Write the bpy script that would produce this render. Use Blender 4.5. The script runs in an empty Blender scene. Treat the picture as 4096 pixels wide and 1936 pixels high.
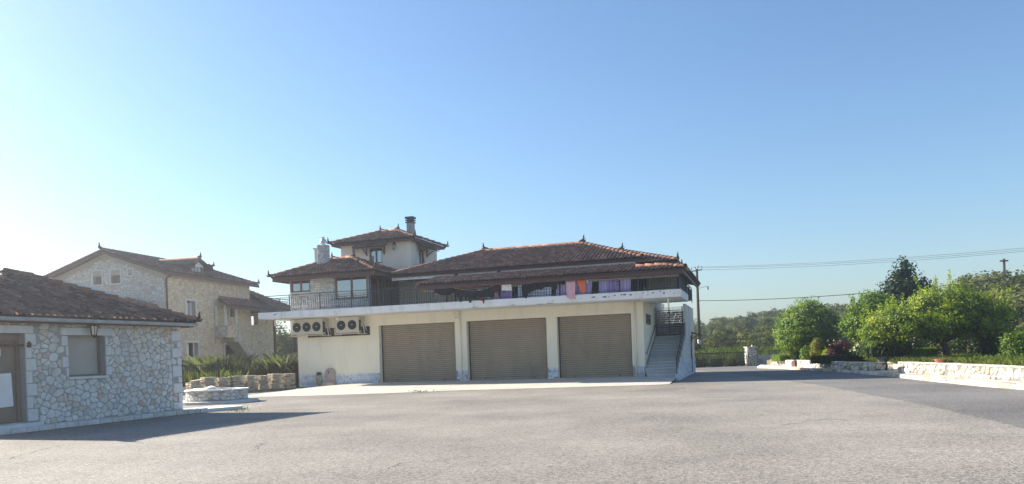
import bpy, bmesh, math, random
import numpy as np
from mathutils import Vector, Matrix
rnd = random.Random(7); nr = np.random.default_rng(7)
SC = bpy.context.scene; COL = SC.collection
# ------------------------------------------------------------ camera, sky, sun, exposure
FPX, ROLL, SHIFT, EYE = 3036.0, math.radians(2.0), 446.0, 1.6     # focal length and horizon in pixels of the 4096 px photograph
cam_d = bpy.data.cameras.new('camera'); cam = bpy.data.objects.new('camera', cam_d); COL.objects.link(cam); SC.camera = cam
cam_d.sensor_width = 36.0; cam_d.sensor_fit = 'HORIZONTAL'; cam_d.lens = FPX/4096*36.0
cam_d.shift_y = SHIFT/4096; cam_d.clip_end = 3000; cam_d.clip_start = 0.1
cam.location = (0, 0, EYE); cam.rotation_mode = 'XYZ'
_c, _s = math.cos(ROLL), math.sin(ROLL)
cam.matrix_world = Matrix(((_c, _s, 0, 0), (0, 0, -1, 0), (-_s, _c, 0, EYE), (0, 0, 0, 1)))
SUN_AZ, SUN_EL = math.radians(-26.0), math.radians(30.0)          # direction the light travels (in plan), height of the sun
to_sun = Vector((-math.cos(SUN_AZ)*math.cos(SUN_EL), -math.sin(SUN_AZ)*math.cos(SUN_EL), math.sin(SUN_EL)))
world = bpy.data.worlds.new('World'); SC.world = world; world.use_nodes = True
wt = world.node_tree; wt.nodes.clear()
wo = wt.nodes.new('ShaderNodeOutputWorld'); wb = wt.nodes.new('ShaderNodeBackground'); sk = wt.nodes.new('ShaderNodeTexSky')
sk.sky_type = 'NISHITA'; sk.sun_disc = False; sk.sun_elevation = SUN_EL; sk.sun_rotation = math.atan2(to_sun.x, to_sun.y)
sk.air_density = 1.25; sk.dust_density = 0.35; sk.ozone_density = 5.5; sk.altitude = 50
wb.inputs["Strength"].default_value = 0.064
wt.links.new(sk.outputs[0], wb.inputs['Color']); wt.links.new(wb.outputs[0], wo.inputs['Surface'])
sun_d = bpy.data.lights.new('sun', 'SUN'); sun_d.energy = 4.8; sun_d.angle = math.radians(0.55); sun_d.color = (1.0, 0.9, 0.76)
sun = bpy.data.objects.new('sun', sun_d); COL.objects.link(sun); sun.rotation_euler = (-to_sun).to_track_quat('-Z', 'Y').to_euler(); sun.location = (-60, 40, 60)
SC.view_settings.view_transform = 'Standard'; SC.view_settings.look = 'None'; SC.view_settings.exposure = 1.5; SC.view_settings.gamma = 1.0
SC.render.engine = 'CYCLES'

# ------------------------------------------------------------ pixels to places
def ray(px, py):
    sx = (px-2048)/FPX; sy = (968+SHIFT-py)/FPX
    return np.array([sx*_c+sy*_s, 1.0, -sx*_s+sy*_c])
EYEP = np.array([0, 0, EYE])
def ground(px, py, z=0.0):
    d = ray(px, py); return EYEP+d*((z-EYE)/d[2])
def atY(px, py, Y):
    return EYEP+ray(px, py)*Y
class Frame:
    def __init__(s, o, ang):
        s.o = np.array([o[0], o[1], 0.0]); s.ang = ang
        s.U = np.array([math.cos(ang), math.sin(ang), 0]); s.V = np.array([-s.U[1], s.U[0], 0])
    def loc(s, P): D = P-s.o; return (float(D@s.U), float(D@s.V), float(P[2]))
    def _pl(s, px, py, n, off):
        d = ray(px, py); t = ((s.o+off*n-EYEP)@n)/(d@n); return s.loc(EYEP+t*d)
    def atv(s, px, py, v=0.0): return s._pl(px, py, s.V, v)
    def atu(s, px, py, u=0.0): return s._pl(px, py, s.U, u)
    def cam(s): return Vector(s.loc(EYEP))
    def w(s, u, v, z): return s.o+u*s.U+v*s.V+np.array([0, 0, z])

# ------------------------------------------------------------ mesh builder
class MB:
    def __init__(s): s.v = []; s.f = []; s.t = []; s.m = []; s.cm = 0
    def add(s, vs, fs, tint=0.5):
        b = len(s.v); s.v += [tuple(p) for p in vs]; s.t += [tint]*len(vs)
        s.f += [tuple(i+b for i in f) for f in fs]; s.m += [s.cm]*len(fs); return s
    def box(s, x0, x1, y0, y1, z0, z1, tint=0.5):
        return s.add([(x0,y0,z0),(x1,y0,z0),(x1,y1,z0),(x0,y1,z0),(x0,y0,z1),(x1,y0,z1),(x1,y1,z1),(x0,y1,z1)],
              [(0,3,2,1),(4,5,6,7),(0,1,5,4),(1,2,6,5),(2,3,7,6),(3,0,4,7)], tint)
    def beam(s, p0, p1, w, h, up=(0,0,1), tint=0.5):
        p0 = Vector(p0); p1 = Vector(p1); d = (p1-p0).normalized(); u = Vector(up)
        a = d.cross(u); a = a.normalized() if a.length > 1e-5 else Vector((1,0,0)); b = a.cross(d).normalized()
        vs = [p+a*(sx*w/2)+b*(sz*h/2) for p in (p0, p1) for sx, sz in ((-1,-1),(1,-1),(1,1),(-1,1))]
        return s.add(vs, [(0,1,2,3),(7,6,5,4),(0,4,5,1),(1,5,6,2),(2,6,7,3),(3,7,4,0)], tint)
    def tube(s, pts, rs, n=8, tint=0.5, cap=True):
        pts = [Vector(p) for p in pts]
        if not hasattr(rs, '__len__'): rs = [rs]*len(pts)
        b = len(s.v); ref = Vector((0.31, 0.2, 1)); vs = []
        for i, p in enumerate(pts):
            d = (pts[min(i+1, len(pts)-1)]-pts[max(i-1, 0)]).normalized()
            a = d.cross(ref); a = a.normalized() if a.length > 1e-4 else Vector((1,0,0)); c = a.cross(d)
            vs += [p+(a*math.cos(2*math.pi*k/n)+c*math.sin(2*math.pi*k/n))*rs[i] for k in range(n)]
        fs = [(i*n+k, i*n+(k+1) % n, (i+1)*n+(k+1) % n, (i+1)*n+k) for i in range(len(pts)-1) for k in range(n)]
        if cap: fs += [tuple(range(n-1, -1, -1)), tuple(range((len(pts)-1)*n, len(pts)*n))]
        return s.add(vs, fs, tint)
    def lathe(s, prof, n=16, c=(0,0,0), tint=0.5):
        vs = [(c[0]+r*math.cos(2*math.pi*k/n), c[1]+r*math.sin(2*math.pi*k/n), c[2]+z) for r, z in prof for k in range(n)]
        fs = [(i*n+k, i*n+(k+1) % n, (i+1)*n+(k+1) % n, (i+1)*n+k) for i in range(len(prof)-1) for k in range(n)]
        fs += [tuple(range(n-1, -1, -1)), tuple(range((len(prof)-1)*n, len(prof)*n))]
        return s.add(vs, fs, tint)
    def prism(s, poly, fn, d0, d1, tint=0.5):
        """poly: 2D points, fn(a, b, d) gives the 3D point; extruded from d0 to d1"""
        n = len(poly); vs = [fn(a, b, d0) for a, b in poly]+[fn(a, b, d1) for a, b in poly]
        fs = [tuple(range(n-1, -1, -1)), tuple(range(n, 2*n))]+[(i, (i+1) % n, n+(i+1) % n, n+i) for i in range(n)]
        return s.add(vs, fs, tint)
    def mesh(s, name, mat, smooth=False, fix=True):
        me = bpy.data.meshes.new(name); me.from_pydata(s.v, [], s.f)
        at = me.attributes.new('tint', 'FLOAT', 'POINT'); at.data.foreach_set('value', s.t)
        for mm in (mat if isinstance(mat, (list, tuple)) else [mat]): me.materials.append(mm)
        if isinstance(mat, (list, tuple)): me.polygons.foreach_set('material_index', s.m)
        if fix:
            bm = bmesh.new(); bm.from_mesh(me); bmesh.ops.recalc_face_normals(bm, faces=bm.faces); bm.to_mesh(me); bm.free()
        if smooth: me.polygons.foreach_set('use_smooth', [True]*len(me.polygons))
        me.update(); return me
    def build(s, name, mat, parent=None, smooth=False, bevel=0.0, fix=True):
        return put(name, s.mesh(name, mat, smooth, fix), parent, bevel=bevel)
def put(name, me, parent=None, loc=None, rot=None, bevel=0.0):
    o = bpy.data.objects.new(name, me); COL.objects.link(o)
    if parent: o.parent = parent
    if loc is not None: o.location = loc
    if rot is not None: o.rotation_euler = rot
    if bevel:
        b = o.modifiers.new('bevel', 'BEVEL'); b.width = bevel; b.segments = 2; b.limit_method = 'ANGLE'
    return o
def tag(o, label=None, cat=None, group=None, kind=None):
    if label: o['label'] = label
    if cat: o['category'] = cat
    if group: o['group'] = group
    if kind: o['kind'] = kind
    return o
def thing(name, label, cat, loc=(0,0,0), rz=0.0, group=None):
    o = bpy.data.objects.new(name, None); COL.objects.link(o); o.location = loc; o.rotation_euler = (0,0,rz); o.empty_display_size = 0.2
    return tag(o, label, cat, group)
def copy_tree(o, parent=None):
    c = o.copy(); COL.objects.link(c); c.parent = parent
    for ch in o.children: copy_tree(ch, c)
    return c
def holed_wall(rect, holes, fn, d0, d1, tint=0.5, mb=None):
    """wall slab with rectangular openings; fn(a, b, d) -> 3D"""
    mb = mb or MB(); a0, a1, b0, b1 = rect
    A_ = sorted({a0, a1, *[h for q in holes for h in q[:2] if a0 < h < a1]}); B_ = sorted({b0, b1, *[h for q in holes for h in q[2:] if b0 < h < b1]})
    def solid(i, j):
        if i < 0 or j < 0 or i >= len(A_)-1 or j >= len(B_)-1: return False
        a = (A_[i]+A_[i+1])/2; b = (B_[j]+B_[j+1])/2
        return not any(h[0] < a < h[1] and h[2] < b < h[3] for h in holes)
    for i in range(len(A_)-1):
        for j in range(len(B_)-1):
            if not solid(i, j): continue
            x0, x1, y0, y1 = A_[i], A_[i+1], B_[j], B_[j+1]
            q = [fn(x0,y0,d0),fn(x1,y0,d0),fn(x1,y1,d0),fn(x0,y1,d0),fn(x0,y0,d1),fn(x1,y0,d1),fn(x1,y1,d1),fn(x0,y1,d1)]
            fs = [(0,1,2,3),(7,6,5,4)]
            if not solid(i, j-1): fs.append((0,4,5,1))
            if not solid(i+1, j): fs.append((1,5,6,2))
            if not solid(i, j+1): fs.append((2,6,7,3))
            if not solid(i-1, j): fs.append((3,7,4,0))
            mb.add(q, fs, tint)
    return mb

# ------------------------------------------------------------ materials
def srgb(h):
    return tuple(((int(h[i:i+2], 16)/255) ** 2.2) for i in (0, 2, 4))
def nd(nt, t, **kw):
    n = nt.nodes.new(t)
    for k, v in kw.items(): setattr(n, k, v)
    return n
def material(name, c1, c2=None, scale=2.0, rough=0.8, bump=0.0, bscale=40.0, ramp=None, metal=0.0, spec=0.3, detail=6.0, stain=None, stscale=0.8, squash=None):
    """base colour c1..c2 by noise over world position; ramp = list of colours chosen by each piece's own tint; stain = (colour, amount)"""
    m = bpy.data.materials.new(name); m.use_nodes = True; nt = m.node_tree; nt.nodes.clear()
    out = nd(nt, 'ShaderNodeOutputMaterial'); bs = nd(nt, 'ShaderNodeBsdfPrincipled'); L = nt.links.new
    L(bs.outputs[0], out.inputs['Surface'])
    bs.inputs['Roughness'].default_value = rough; bs.inputs['Metallic'].default_value = metal; bs.inputs['Specular IOR Level'].default_value = spec
    geo = nd(nt, 'ShaderNodeNewGeometry'); pos = geo.outputs['Position']
    if squash:
        mp = nd(nt, 'ShaderNodeMapping'); mp.inputs['Scale'].default_value = squash; L(pos, mp.inputs['Vector']); pos = mp.outputs[0]
    no = nd(nt, 'ShaderNodeTexNoise'); no.inputs['Scale'].default_value = scale; no.inputs['Detail'].default_value = detail; no.inputs['Roughness'].default_value = 0.62
    L(pos, no.inputs['Vector'])
    mr = nd(nt, 'ShaderNodeMapRange'); mr.inputs['From Min'].default_value = 0.32; mr.inputs['From Max'].default_value = 0.68; L(no.outputs['Fac'], mr.inputs['Value'])
    mx = nd(nt, 'ShaderNodeMix', data_type='RGBA'); L(mr.outputs[0], mx.inputs['Factor'])
    if ramp:
        at = nd(nt, 'ShaderNodeAttribute'); at.attribute_name = 'tint'
        cr = nd(nt, 'ShaderNodeValToRGB'); cr.color_ramp.interpolation = 'LINEAR'
        while len(cr.color_ramp.elements) < len(ramp): cr.color_ramp.elements.new(0.5)
        for i, c in enumerate(ramp):
            e = cr.color_ramp.elements[i]; e.position = i/(len(ramp)-1); e.color = (*c, 1)
        L(at.outputs['Fac'], cr.inputs[0])
        mu = nd(nt, 'ShaderNodeMix', data_type='RGBA', blend_type='MULTIPLY'); mu.inputs['Factor'].default_value = 1.0
        L(cr.outputs[0], mu.inputs['A']); k = c1[0]; mu.inputs['B'].default_value = (k, k, k, 1)
        L(mu.outputs['Result'], mx.inputs['A'])
        mu2 = nd(nt, 'ShaderNodeMix', data_type='RGBA', blend_type='MULTIPLY'); mu2.inputs['Factor'].default_value = 1.0
        L(cr.outputs[0], mu2.inputs['A']); k2 = (c2 or c1)[0]; mu2.inputs['B'].default_value = (k2, k2, k2, 1)
        L(mu2.outputs['Result'], mx.inputs['B'])
    else:
        mx.inputs['A'].default_value = (*c1, 1); mx.inputs['B'].default_value = (*(c2 or c1), 1)
    col = mx.outputs['Result']
    if stain:
        n2 = nd(nt, 'ShaderNodeTexNoise'); n2.inputs['Scale'].default_value = stscale; n2.inputs['Detail'].default_value = 8; n2.inputs['Roughness'].default_value = 0.7; L(pos, n2.inputs['Vector'])
        m2 = nd(nt, 'ShaderNodeMapRange'); m2.inputs['From Min'].default_value = 0.52; m2.inputs['From Max'].default_value = 0.72; m2.inputs['To Max'].default_value = stain[1]; L(n2.outputs['Fac'], m2.inputs['Value'])
        mx2 = nd(nt, 'ShaderNodeMix', data_type='RGBA'); L(m2.outputs[0], mx2.inputs['Factor']); L(col, mx2.inputs['A']); mx2.inputs['B'].default_value = (*stain[0], 1)
        col = mx2.outputs['Result']
    L(col, bs.inputs['Base Color'])
    if bump:
        nb = nd(nt, 'ShaderNodeTexNoise'); nb.inputs['Scale'].default_value = bscale; nb.inputs['Detail'].default_value = 4; L(pos, nb.inputs['Vector'])
        bp = nd(nt, 'ShaderNodeBump'); bp.inputs['Strength'].default_value = bump; bp.inputs['Distance'].default_value = 0.02
        L(nb.outputs['Fac'], bp.inputs['Height']); L(bp.outputs[0], bs.inputs['Normal'])
    return m
def leaf_material(name, ramp, trans=0.35, rough=0.55):
    m = bpy.data.materials.new(name); m.use_nodes = True; nt = m.node_tree; nt.nodes.clear(); L = nt.links.new
    out = nd(nt, 'ShaderNodeOutputMaterial'); bs = nd(nt, 'ShaderNodeBsdfPrincipled'); tr = nd(nt, 'ShaderNodeBsdfTranslucent'); ms = nd(nt, 'ShaderNodeMixShader')
    at = nd(nt, 'ShaderNodeAttribute'); at.attribute_name = 'tint'; cr = nd(nt, 'ShaderNodeValToRGB')
    while len(cr.color_ramp.elements) < len(ramp): cr.color_ramp.elements.new(0.5)
    for i, c in enumerate(ramp): cr.color_ramp.elements[i].position = i/(len(ramp)-1); cr.color_ramp.elements[i].color = (*c, 1)
    L(at.outputs['Fac'], cr.inputs[0]); L(cr.outputs[0], bs.inputs['Base Color'])
    br = nd(nt, 'ShaderNodeMix', data_type='RGBA', blend_type='MULTIPLY'); br.inputs['Factor'].default_value = 1; br.inputs['B'].default_value = (1.5, 1.6, 0.6, 1)
    L(cr.outputs[0], br.inputs['A']); L(br.outputs['Result'], tr.inputs['Color'])
    bs.inputs['Roughness'].default_value = rough; bs.inputs['Specular IOR Level'].default_value = 0.25 if rough < .7 else 0.0
    ms.inputs[0].default_value = trans; L(bs.outputs[0], ms.inputs[1]); L(tr.outputs[0], ms.inputs[2]); L(ms.outputs[0], out.inputs['Surface'])
    return m
def glass_material(name, body, refl):
    m = bpy.data.materials.new(name); m.use_nodes = True; nt = m.node_tree; nt.nodes.clear(); L = nt.links.new
    out = nd(nt, 'ShaderNodeOutputMaterial'); df = nd(nt, 'ShaderNodeBsdfPrincipled'); gl = nd(nt, 'ShaderNodeBsdfGlossy'); ms = nd(nt, 'ShaderNodeMixShader'); lw = nd(nt, 'ShaderNodeLayerWeight')
    df.inputs['Base Color'].default_value = (*body, 1); df.inputs['Roughness'].default_value = 0.15; gl.inputs['Roughness'].default_value = 0.02
    gl.inputs['Color'].default_value = (0.9, 0.95, 1, 1); lw.inputs['Blend'].default_value = refl
    mr = nd(nt, 'ShaderNodeMapRange'); mr.inputs['To Min'].default_value = refl; mr.inputs['To Max'].default_value = 1.0; L(lw.outputs['Fresnel'], mr.inputs['Value'])
    L(mr.outputs[0], ms.inputs[0]); L(df.outputs[0], ms.inputs[1]); L(gl.outputs[0], ms.inputs[2]); L(ms.outputs[0], out.inputs['Surface'])
    return m
def asphalt_material(name, lo, hi, grain=34.0):
    m = bpy.data.materials.new(name); m.use_nodes = True; nt = m.node_tree; nt.nodes.clear(); L = nt.links.new
    out = nd(nt, 'ShaderNodeOutputMaterial'); bs = nd(nt, 'ShaderNodeBsdfPrincipled'); L(bs.outputs[0], out.inputs[0]); bs.inputs['Roughness'].default_value = 0.75; bs.inputs['Specular IOR Level'].default_value = 0.35
    g = nd(nt, 'ShaderNodeNewGeometry'); P = g.outputs['Position']
    vo = nd(nt, 'ShaderNodeTexVoronoi'); vo.inputs['Scale'].default_value = grain; L(P, vo.inputs['Vector'])
    n1 = nd(nt, 'ShaderNodeTexNoise'); n1.inputs['Scale'].default_value = 0.22; n1.inputs['Detail'].default_value = 7; n1.inputs['Roughness'].default_value = 0.6; L(P, n1.inputs['Vector'])
    n2 = nd(nt, 'ShaderNodeTexNoise'); n2.inputs['Scale'].default_value = 16.0; n2.inputs['Detail'].default_value = 9; n2.inputs['Roughness'].default_value = 0.8; L(P, n2.inputs['Vector'])
    se = nd(nt, 'ShaderNodeSeparateColor'); L(vo.outputs['Color'], se.inputs[0])
    a = nd(nt, 'ShaderNodeMath', operation='MULTIPLY_ADD'); L(se.outputs[0], a.inputs[0]); a.inputs[1].default_value = 1.2; a.inputs[2].default_value = -0.6
    b = nd(nt, 'ShaderNodeMath', operation='MULTIPLY_ADD'); L(n1.outputs['Fac'], b.inputs[0]); b.inputs[1].default_value = 2.2; L(a.outputs[0], b.inputs[2])
    c = nd(nt, 'ShaderNodeMath', operation='MULTIPLY_ADD'); L(n2.outputs['Fac'], c.inputs[0]); c.inputs[1].default_value = 1.9; L(b.outputs[0], c.inputs[2])
    mr = nd(nt, 'ShaderNodeMapRange'); mr.inputs['From Min'].default_value = 1.0; mr.inputs['From Max'].default_value = 3.1; L(c.outputs[0], mr.inputs['Value'])
    mx = nd(nt, 'ShaderNodeMix', data_type='RGBA'); mx.inputs['A'].default_value = (*lo, 1); mx.inputs['B'].default_value = (*hi, 1); L(mr.outputs[0], mx.inputs['Factor'])
    L(mx.outputs['Result'], bs.inputs['Base Color'])
    bp = nd(nt, 'ShaderNodeBump'); bp.inputs['Strength'].default_value = 0.45; bp.inputs['Distance'].default_value = 0.012
    L(vo.outputs['Distance'], bp.inputs['Height']); L(bp.outputs[0], bs.inputs['Normal'])
    return m
M = {}
M['asphalt'] = asphalt_material('asphalt', (0.062, 0.057, 0.049), (0.375, 0.352, 0.312))
M['asphalt_dark'] = asphalt_material('asphalt_newer', (0.045, 0.044, 0.043), (0.26, 0.25, 0.24))
M['crack'] = material('asphalt_crack', (0.05, 0.05, 0.05), (0.09, 0.09, 0.088), 9, 0.95)
M['tyre'] = material('tyre_rubber_mark', (0.12, 0.12, 0.12), (0.2, 0.2, 0.195), 14, 0.9)
M['render'] = material('cream_render', (0.84, 0.77, 0.61), (0.88, 0.82, 0.67), 1.2, 0.9, 0.15, 60, stain=((0.62, 0.56, 0.45), 0.5), stscale=1.3, squash=(1, 1, .22))
M['tower_render'] = material('tower_render', (0.76, 0.69, 0.56), (0.82, 0.75, 0.62), 1.0, 0.9, 0.15, 60, stain=((0.34, 0.31, 0.28), 0.55), stscale=0.8, squash=(1, 1, 0.35))
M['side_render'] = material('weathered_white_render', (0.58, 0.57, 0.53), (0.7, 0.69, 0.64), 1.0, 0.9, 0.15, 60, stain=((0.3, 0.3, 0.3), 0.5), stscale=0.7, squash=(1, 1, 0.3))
M['slab'] = material('painted_concrete', (0.74, 0.74, 0.73), (0.84, 0.84, 0.83), 1.5, 0.9, 0.25, 30, stain=((0.42, 0.4, 0.37), 0.6), stscale=1.8, squash=(1, 1, .5))
M['concrete'] = material('bare_concrete', (0.3, 0.295, 0.285), (0.42, 0.415, 0.4), 3, 0.9, 0.3, 30)
M['peel'] = material('bare_patch', (0.13, 0.125, 0.12), (0.2, 0.19, 0.18), 8, 0.9)
M['white'] = material('white_paint', (0.7, 0.7, 0.68), (0.78, 0.78, 0.76), 3, 0.6)
M['ashlar'] = material('white_ashlar', (0.9,)*3, (1.15,)*3, 9, 0.85, 0.4, 25, ramp=[srgb('b4bcc8'), srgb('cfd7e2'), srgb('dfe4ea'), srgb('c8cfd8')])
M['grey_ashlar'] = material('grey_ashlar', (0.9,)*3, (1.15,)*3, 9, 0.85, 0.4, 25, ramp=[srgb('a5a4a2'), srgb('c2c0bb'), srgb('d2cfc7'), srgb('b4b0a8')])
M['rubble'] = material('limestone_rubble', (0.82,)*3, (1.12,)*3, 7, 0.88, 0.5, 20, ramp=[srgb('aeaeab'), srgb('c6c6c2'), srgb('d6d5d0'), srgb('cccbc5'), srgb('dad9d4'), srgb('d0cdc6'), srgb('c9c4ba'), srgb('d3d1cc'), srgb('c8bdac'), srgb('d0cdc8'), srgb('c4a994')])
M['warm_lit_rubble'] = material('warm_lit_limestone', (0.85,)*3, (1.15,)*3, 6, 0.9, 0.4, 14, ramp=[srgb('b9aa8f'), srgb('cbbda2'), srgb('d9ccb3'), srgb('c3b69f'), srgb('d2c6b0')])  # warm light put into the stone colour for the tall house's right face
M['white_rubble'] = material('white_marble_rubble', (0.85,)*3, (1.1,)*3, 8, 0.85, 0.4, 20, ramp=[srgb('968c7c'), srgb('bdb5a6'), srgb('d0c9bc'), srgb('c4bbab'), srgb('d4cec4'), srgb('ab957a')])
M['mortar'] = material('grey_mortar', (0.31, 0.31, 0.30), (0.40, 0.395, 0.385), 8, 0.95, 0.4, 60)
M['mortar_dark'] = material('dark_mortar', (0.15, 0.14, 0.125), (0.23, 0.215, 0.19), 8, 0.95, 0.4, 60)  # mortar of a darker colour, so the joints stand out
M['mortar_light'] = material('pale_mortar', (0.40, 0.36, 0.30), (0.5, 0.45, 0.38), 6, 0.95, 0.4, 60)
M['dressed'] = material('dressed_stone', (0.58, 0.58, 0.57), (0.68, 0.68, 0.66), 5, 0.85, 0.3, 40)
M['tile'] = material('clay_roof_tile', (0.75,)*3, (1.25,)*3, 5, 0.85, 0.2, 60, ramp=[srgb('574844'), srgb('6a5650'), srgb('7c655c'), srgb('60524d'), srgb('8c7163')], stain=((0.07, 0.062, 0.058), 0.6), stscale=3.0)
M['tile_ridge'] = material('clay_ridge_tile', (0.85,)*3, (1.2,)*3, 5, 0.85, 0.2, 60, ramp=[srgb('80594a'), srgb('946c59'), srgb('a07a66'), srgb('765446')], stain=((0.1, 0.085, 0.07), 0.45), stscale=4.0)
M['tile_bed'] = material('clay_pan_tiles', (0.045, 0.030, 0.026), (0.075, 0.05, 0.042), 6, 0.9, 0.2, 60)
M['wood'] = material('brown_timber', (0.085, 0.04, 0.028), (0.14, 0.068, 0.045), 5, 0.6, 0.2, 40)
M['redwood'] = material('red_brown_paint', (0.085, 0.046, 0.04), (0.12, 0.063, 0.054), 5, 0.6)
M['winframe'] = material('chestnut_window_frame', (0.18, 0.09, 0.05), (0.26, 0.135, 0.08), 5, 0.5)
M['darkwood'] = material('dark_timber', (0.04, 0.03, 0.025), (0.07, 0.05, 0.04), 6, 0.7)
M['palewood'] = material('weathered_pallet_timber', (0.25, 0.19, 0.13), (0.38, 0.3, 0.2), 6, 0.9)
M['slat'] = material('bronze_shutter', (0.35, 0.285, 0.21), (0.42, 0.345, 0.26), 1.3, 0.5, spec=0.4, stain=((0.2, 0.175, 0.14), 0.4), stscale=1.6, squash=(1, 1, .3))
M['iron'] = material('blue_grey_iron', (0.045, 0.06, 0.075), (0.07, 0.09, 0.105), 8, 0.5, metal=0.3)
M['blackiron'] = material('dark_iron', (0.018, 0.02, 0.022), (0.035, 0.037, 0.04), 8, 0.5, metal=0.3)
M['beige'] = material('beige_enamel', (0.52, 0.48, 0.41), (0.58, 0.54, 0.46), 3, 0.45)
M['fan'] = material('dark_fan_guard', (0.02, 0.026, 0.035), (0.03, 0.04, 0.05), 20, 0.5)
M['steel'] = material('galvanised_steel', (0.55, 0.55, 0.54), (0.65, 0.65, 0.64), 10, 0.35, metal=0.8)
M['hose'] = material('yellow_green_hose', (0.32, 0.30, 0.05), (0.42, 0.39, 0.08), 6, 0.45)
M['stair_stone'] = material('blue_grey_stair_stone', (0.38, 0.41, 0.44), (0.5, 0.53, 0.56), 6, 0.9, 0.5, 18, squash=(1, 1, 4))
M['pink_stone'] = material('pink_marble', (0.36, 0.29, 0.27), (0.47, 0.39, 0.36), 9, 0.7, 0.3, 40)
M['apron'] = material('cream_paving', (0.47, 0.44, 0.385), (0.55, 0.52, 0.46), 1.1, 0.75, 0.1, 50, stain=((0.3, 0.275, 0.235), 0.55), stscale=0.7)
M['paving'] = material('pale_flagstone', (0.85,)*3, (1.1,)*3, 4, 0.9, 0.3, 30, ramp=[srgb('a39c8e'), srgb('c4bcae'), srgb('b3a996')])
M['terracotta'] = material('terracotta', (0.3, 0.12, 0.07), (0.38, 0.17, 0.1), 9, 0.85)
M['grey_planter'] = material('dark_grey_planter', (0.05, 0.055, 0.06), (0.075, 0.08, 0.088), 6, 0.7)
M['bark'] = material('bark', (0.07, 0.055, 0.04), (0.13, 0.1, 0.075), 9, 0.95, 0.8, 25)
M['polewood'] = material('creosoted_pole', (0.07, 0.04, 0.03), (0.11, 0.065, 0.05), 7, 0.9, 0.4, 30)
M['pane'] = glass_material('window_glass', (0.03, 0.04, 0.05), 0.32)
M['pane_dark'] = glass_material('dark_window_glass', (0.012, 0.014, 0.016), 0.10)
M['pvc'] = material('white_pvc', (0.62, 0.64, 0.66), (0.7, 0.72, 0.74), 4, 0.5)
M['blind'] = material('beige_blind', (0.42, 0.40, 0.36), (0.47, 0.45, 0.41), 2, 0.7)
M['brown_panel'] = material('brown_door_panel', (0.22, 0.17, 0.13), (0.27, 0.21, 0.165), 2, 0.7)
M['soil'] = material('dry_ground', (0.12, 0.10, 0.06), (0.2, 0.17, 0.1), 0.6, 0.95, 0.6, 8, stain=((0.07, 0.1, 0.03), 0.9), stscale=0.3)
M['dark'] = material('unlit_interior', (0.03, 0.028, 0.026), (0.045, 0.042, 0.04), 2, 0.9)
M['tarp'] = material('brown_sun_blind', (0.33, 0.29, 0.235), (0.42, 0.37, 0.3), 3, 0.8)
# ------------------------------------------------------------ stones
def clip(poly, nx, ny, c):
    out = []; n = len(poly)
    for i in range(n):
        p, q = poly[i], poly[(i+1) % n]; dp = p[0]*nx+p[1]*ny-c; dq = q[0]*nx+q[1]*ny-c
        if dp <= 0: out.append(p)
        if (dp < 0 < dq) or (dq < 0 < dp):
            t = dp/(dp-dq); out.append((p[0]+(q[0]-p[0])*t, p[1]+(q[1]-p[1])*t))
    return out
def area(poly):
    return 0.5*sum(poly[i-1][0]*poly[i][1]-poly[i][0]*poly[i-1][1] for i in range(len(poly)))
def clip_holes(poly, c, holes):
    for h in holes:
        xs = [p[0] for p in poly]; ys = [p[1] for p in poly]
        if not poly or max(xs) <= h[0] or min(xs) >= h[1] or max(ys) <= h[2] or min(ys) >= h[3]: continue
        opts = [(h[0]-c[0], (1, 0, h[0])), (c[0]-h[1], (-1, 0, -h[1])), (h[2]-c[1], (0, 1, h[2])), (c[1]-h[3], (0, -1, -h[3]))]
        g, k = max(opts)
        if g <= 0: return []
        poly = clip(poly, *k)
        if len(poly) < 3: return []
    return poly
def rubble_cells(a0, a1, b0, b1, ca, cb, holes, R, drop=0.22):
    pts = {}; na = int((a1-a0)/ca)+4; nb = int((b1-b0)/cb)+4
    for i in range(na):
        for j in range(nb):
            if R.random() < drop: continue
            pts[(i, j)] = (a0+(i-1.5+0.5*(j % 2)+R.uniform(-.42, .42))*ca, b0+(j-1.5+R.uniform(-.4, .4))*cb)
    cells = []
    for (i, j), c in pts.items():
        if not (a0 < c[0] < a1 and b0 < c[1] < b1): continue
        if any(h[0] < c[0] < h[1] and h[2] < c[1] < h[3] for h in holes): continue
        poly = [(c[0]-3*ca, c[1]-3*cb), (c[0]+3*ca, c[1]-3*cb), (c[0]+3*ca, c[1]+3*cb), (c[0]-3*ca, c[1]+3*cb)]
        for di in range(-3, 4):
            for dj in range(-3, 4):
                q = pts.get((i+di, j+dj))
                if q is None or (di == 0 and dj == 0): continue
                nx, ny = (q[0]-c[0])/ca**2, (q[1]-c[1])/cb**2
                poly = clip(poly, nx, ny, nx*(q[0]+c[0])/2+ny*(q[1]+c[1])/2)
                if len(poly) < 3: break
            if len(poly) < 3: break
        for k in ((1, 0, a1), (-1, 0, -a0), (0, 1, b1), (0, -1, -b0)):
            if len(poly) >= 3: poly = clip(poly, *k)
        if len(poly) >= 3: poly = clip_holes(poly, c, holes)
        if len(poly) >= 3 and abs(area(poly)) > 0.12*ca*cb: cells.append(poly)
    return cells
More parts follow.
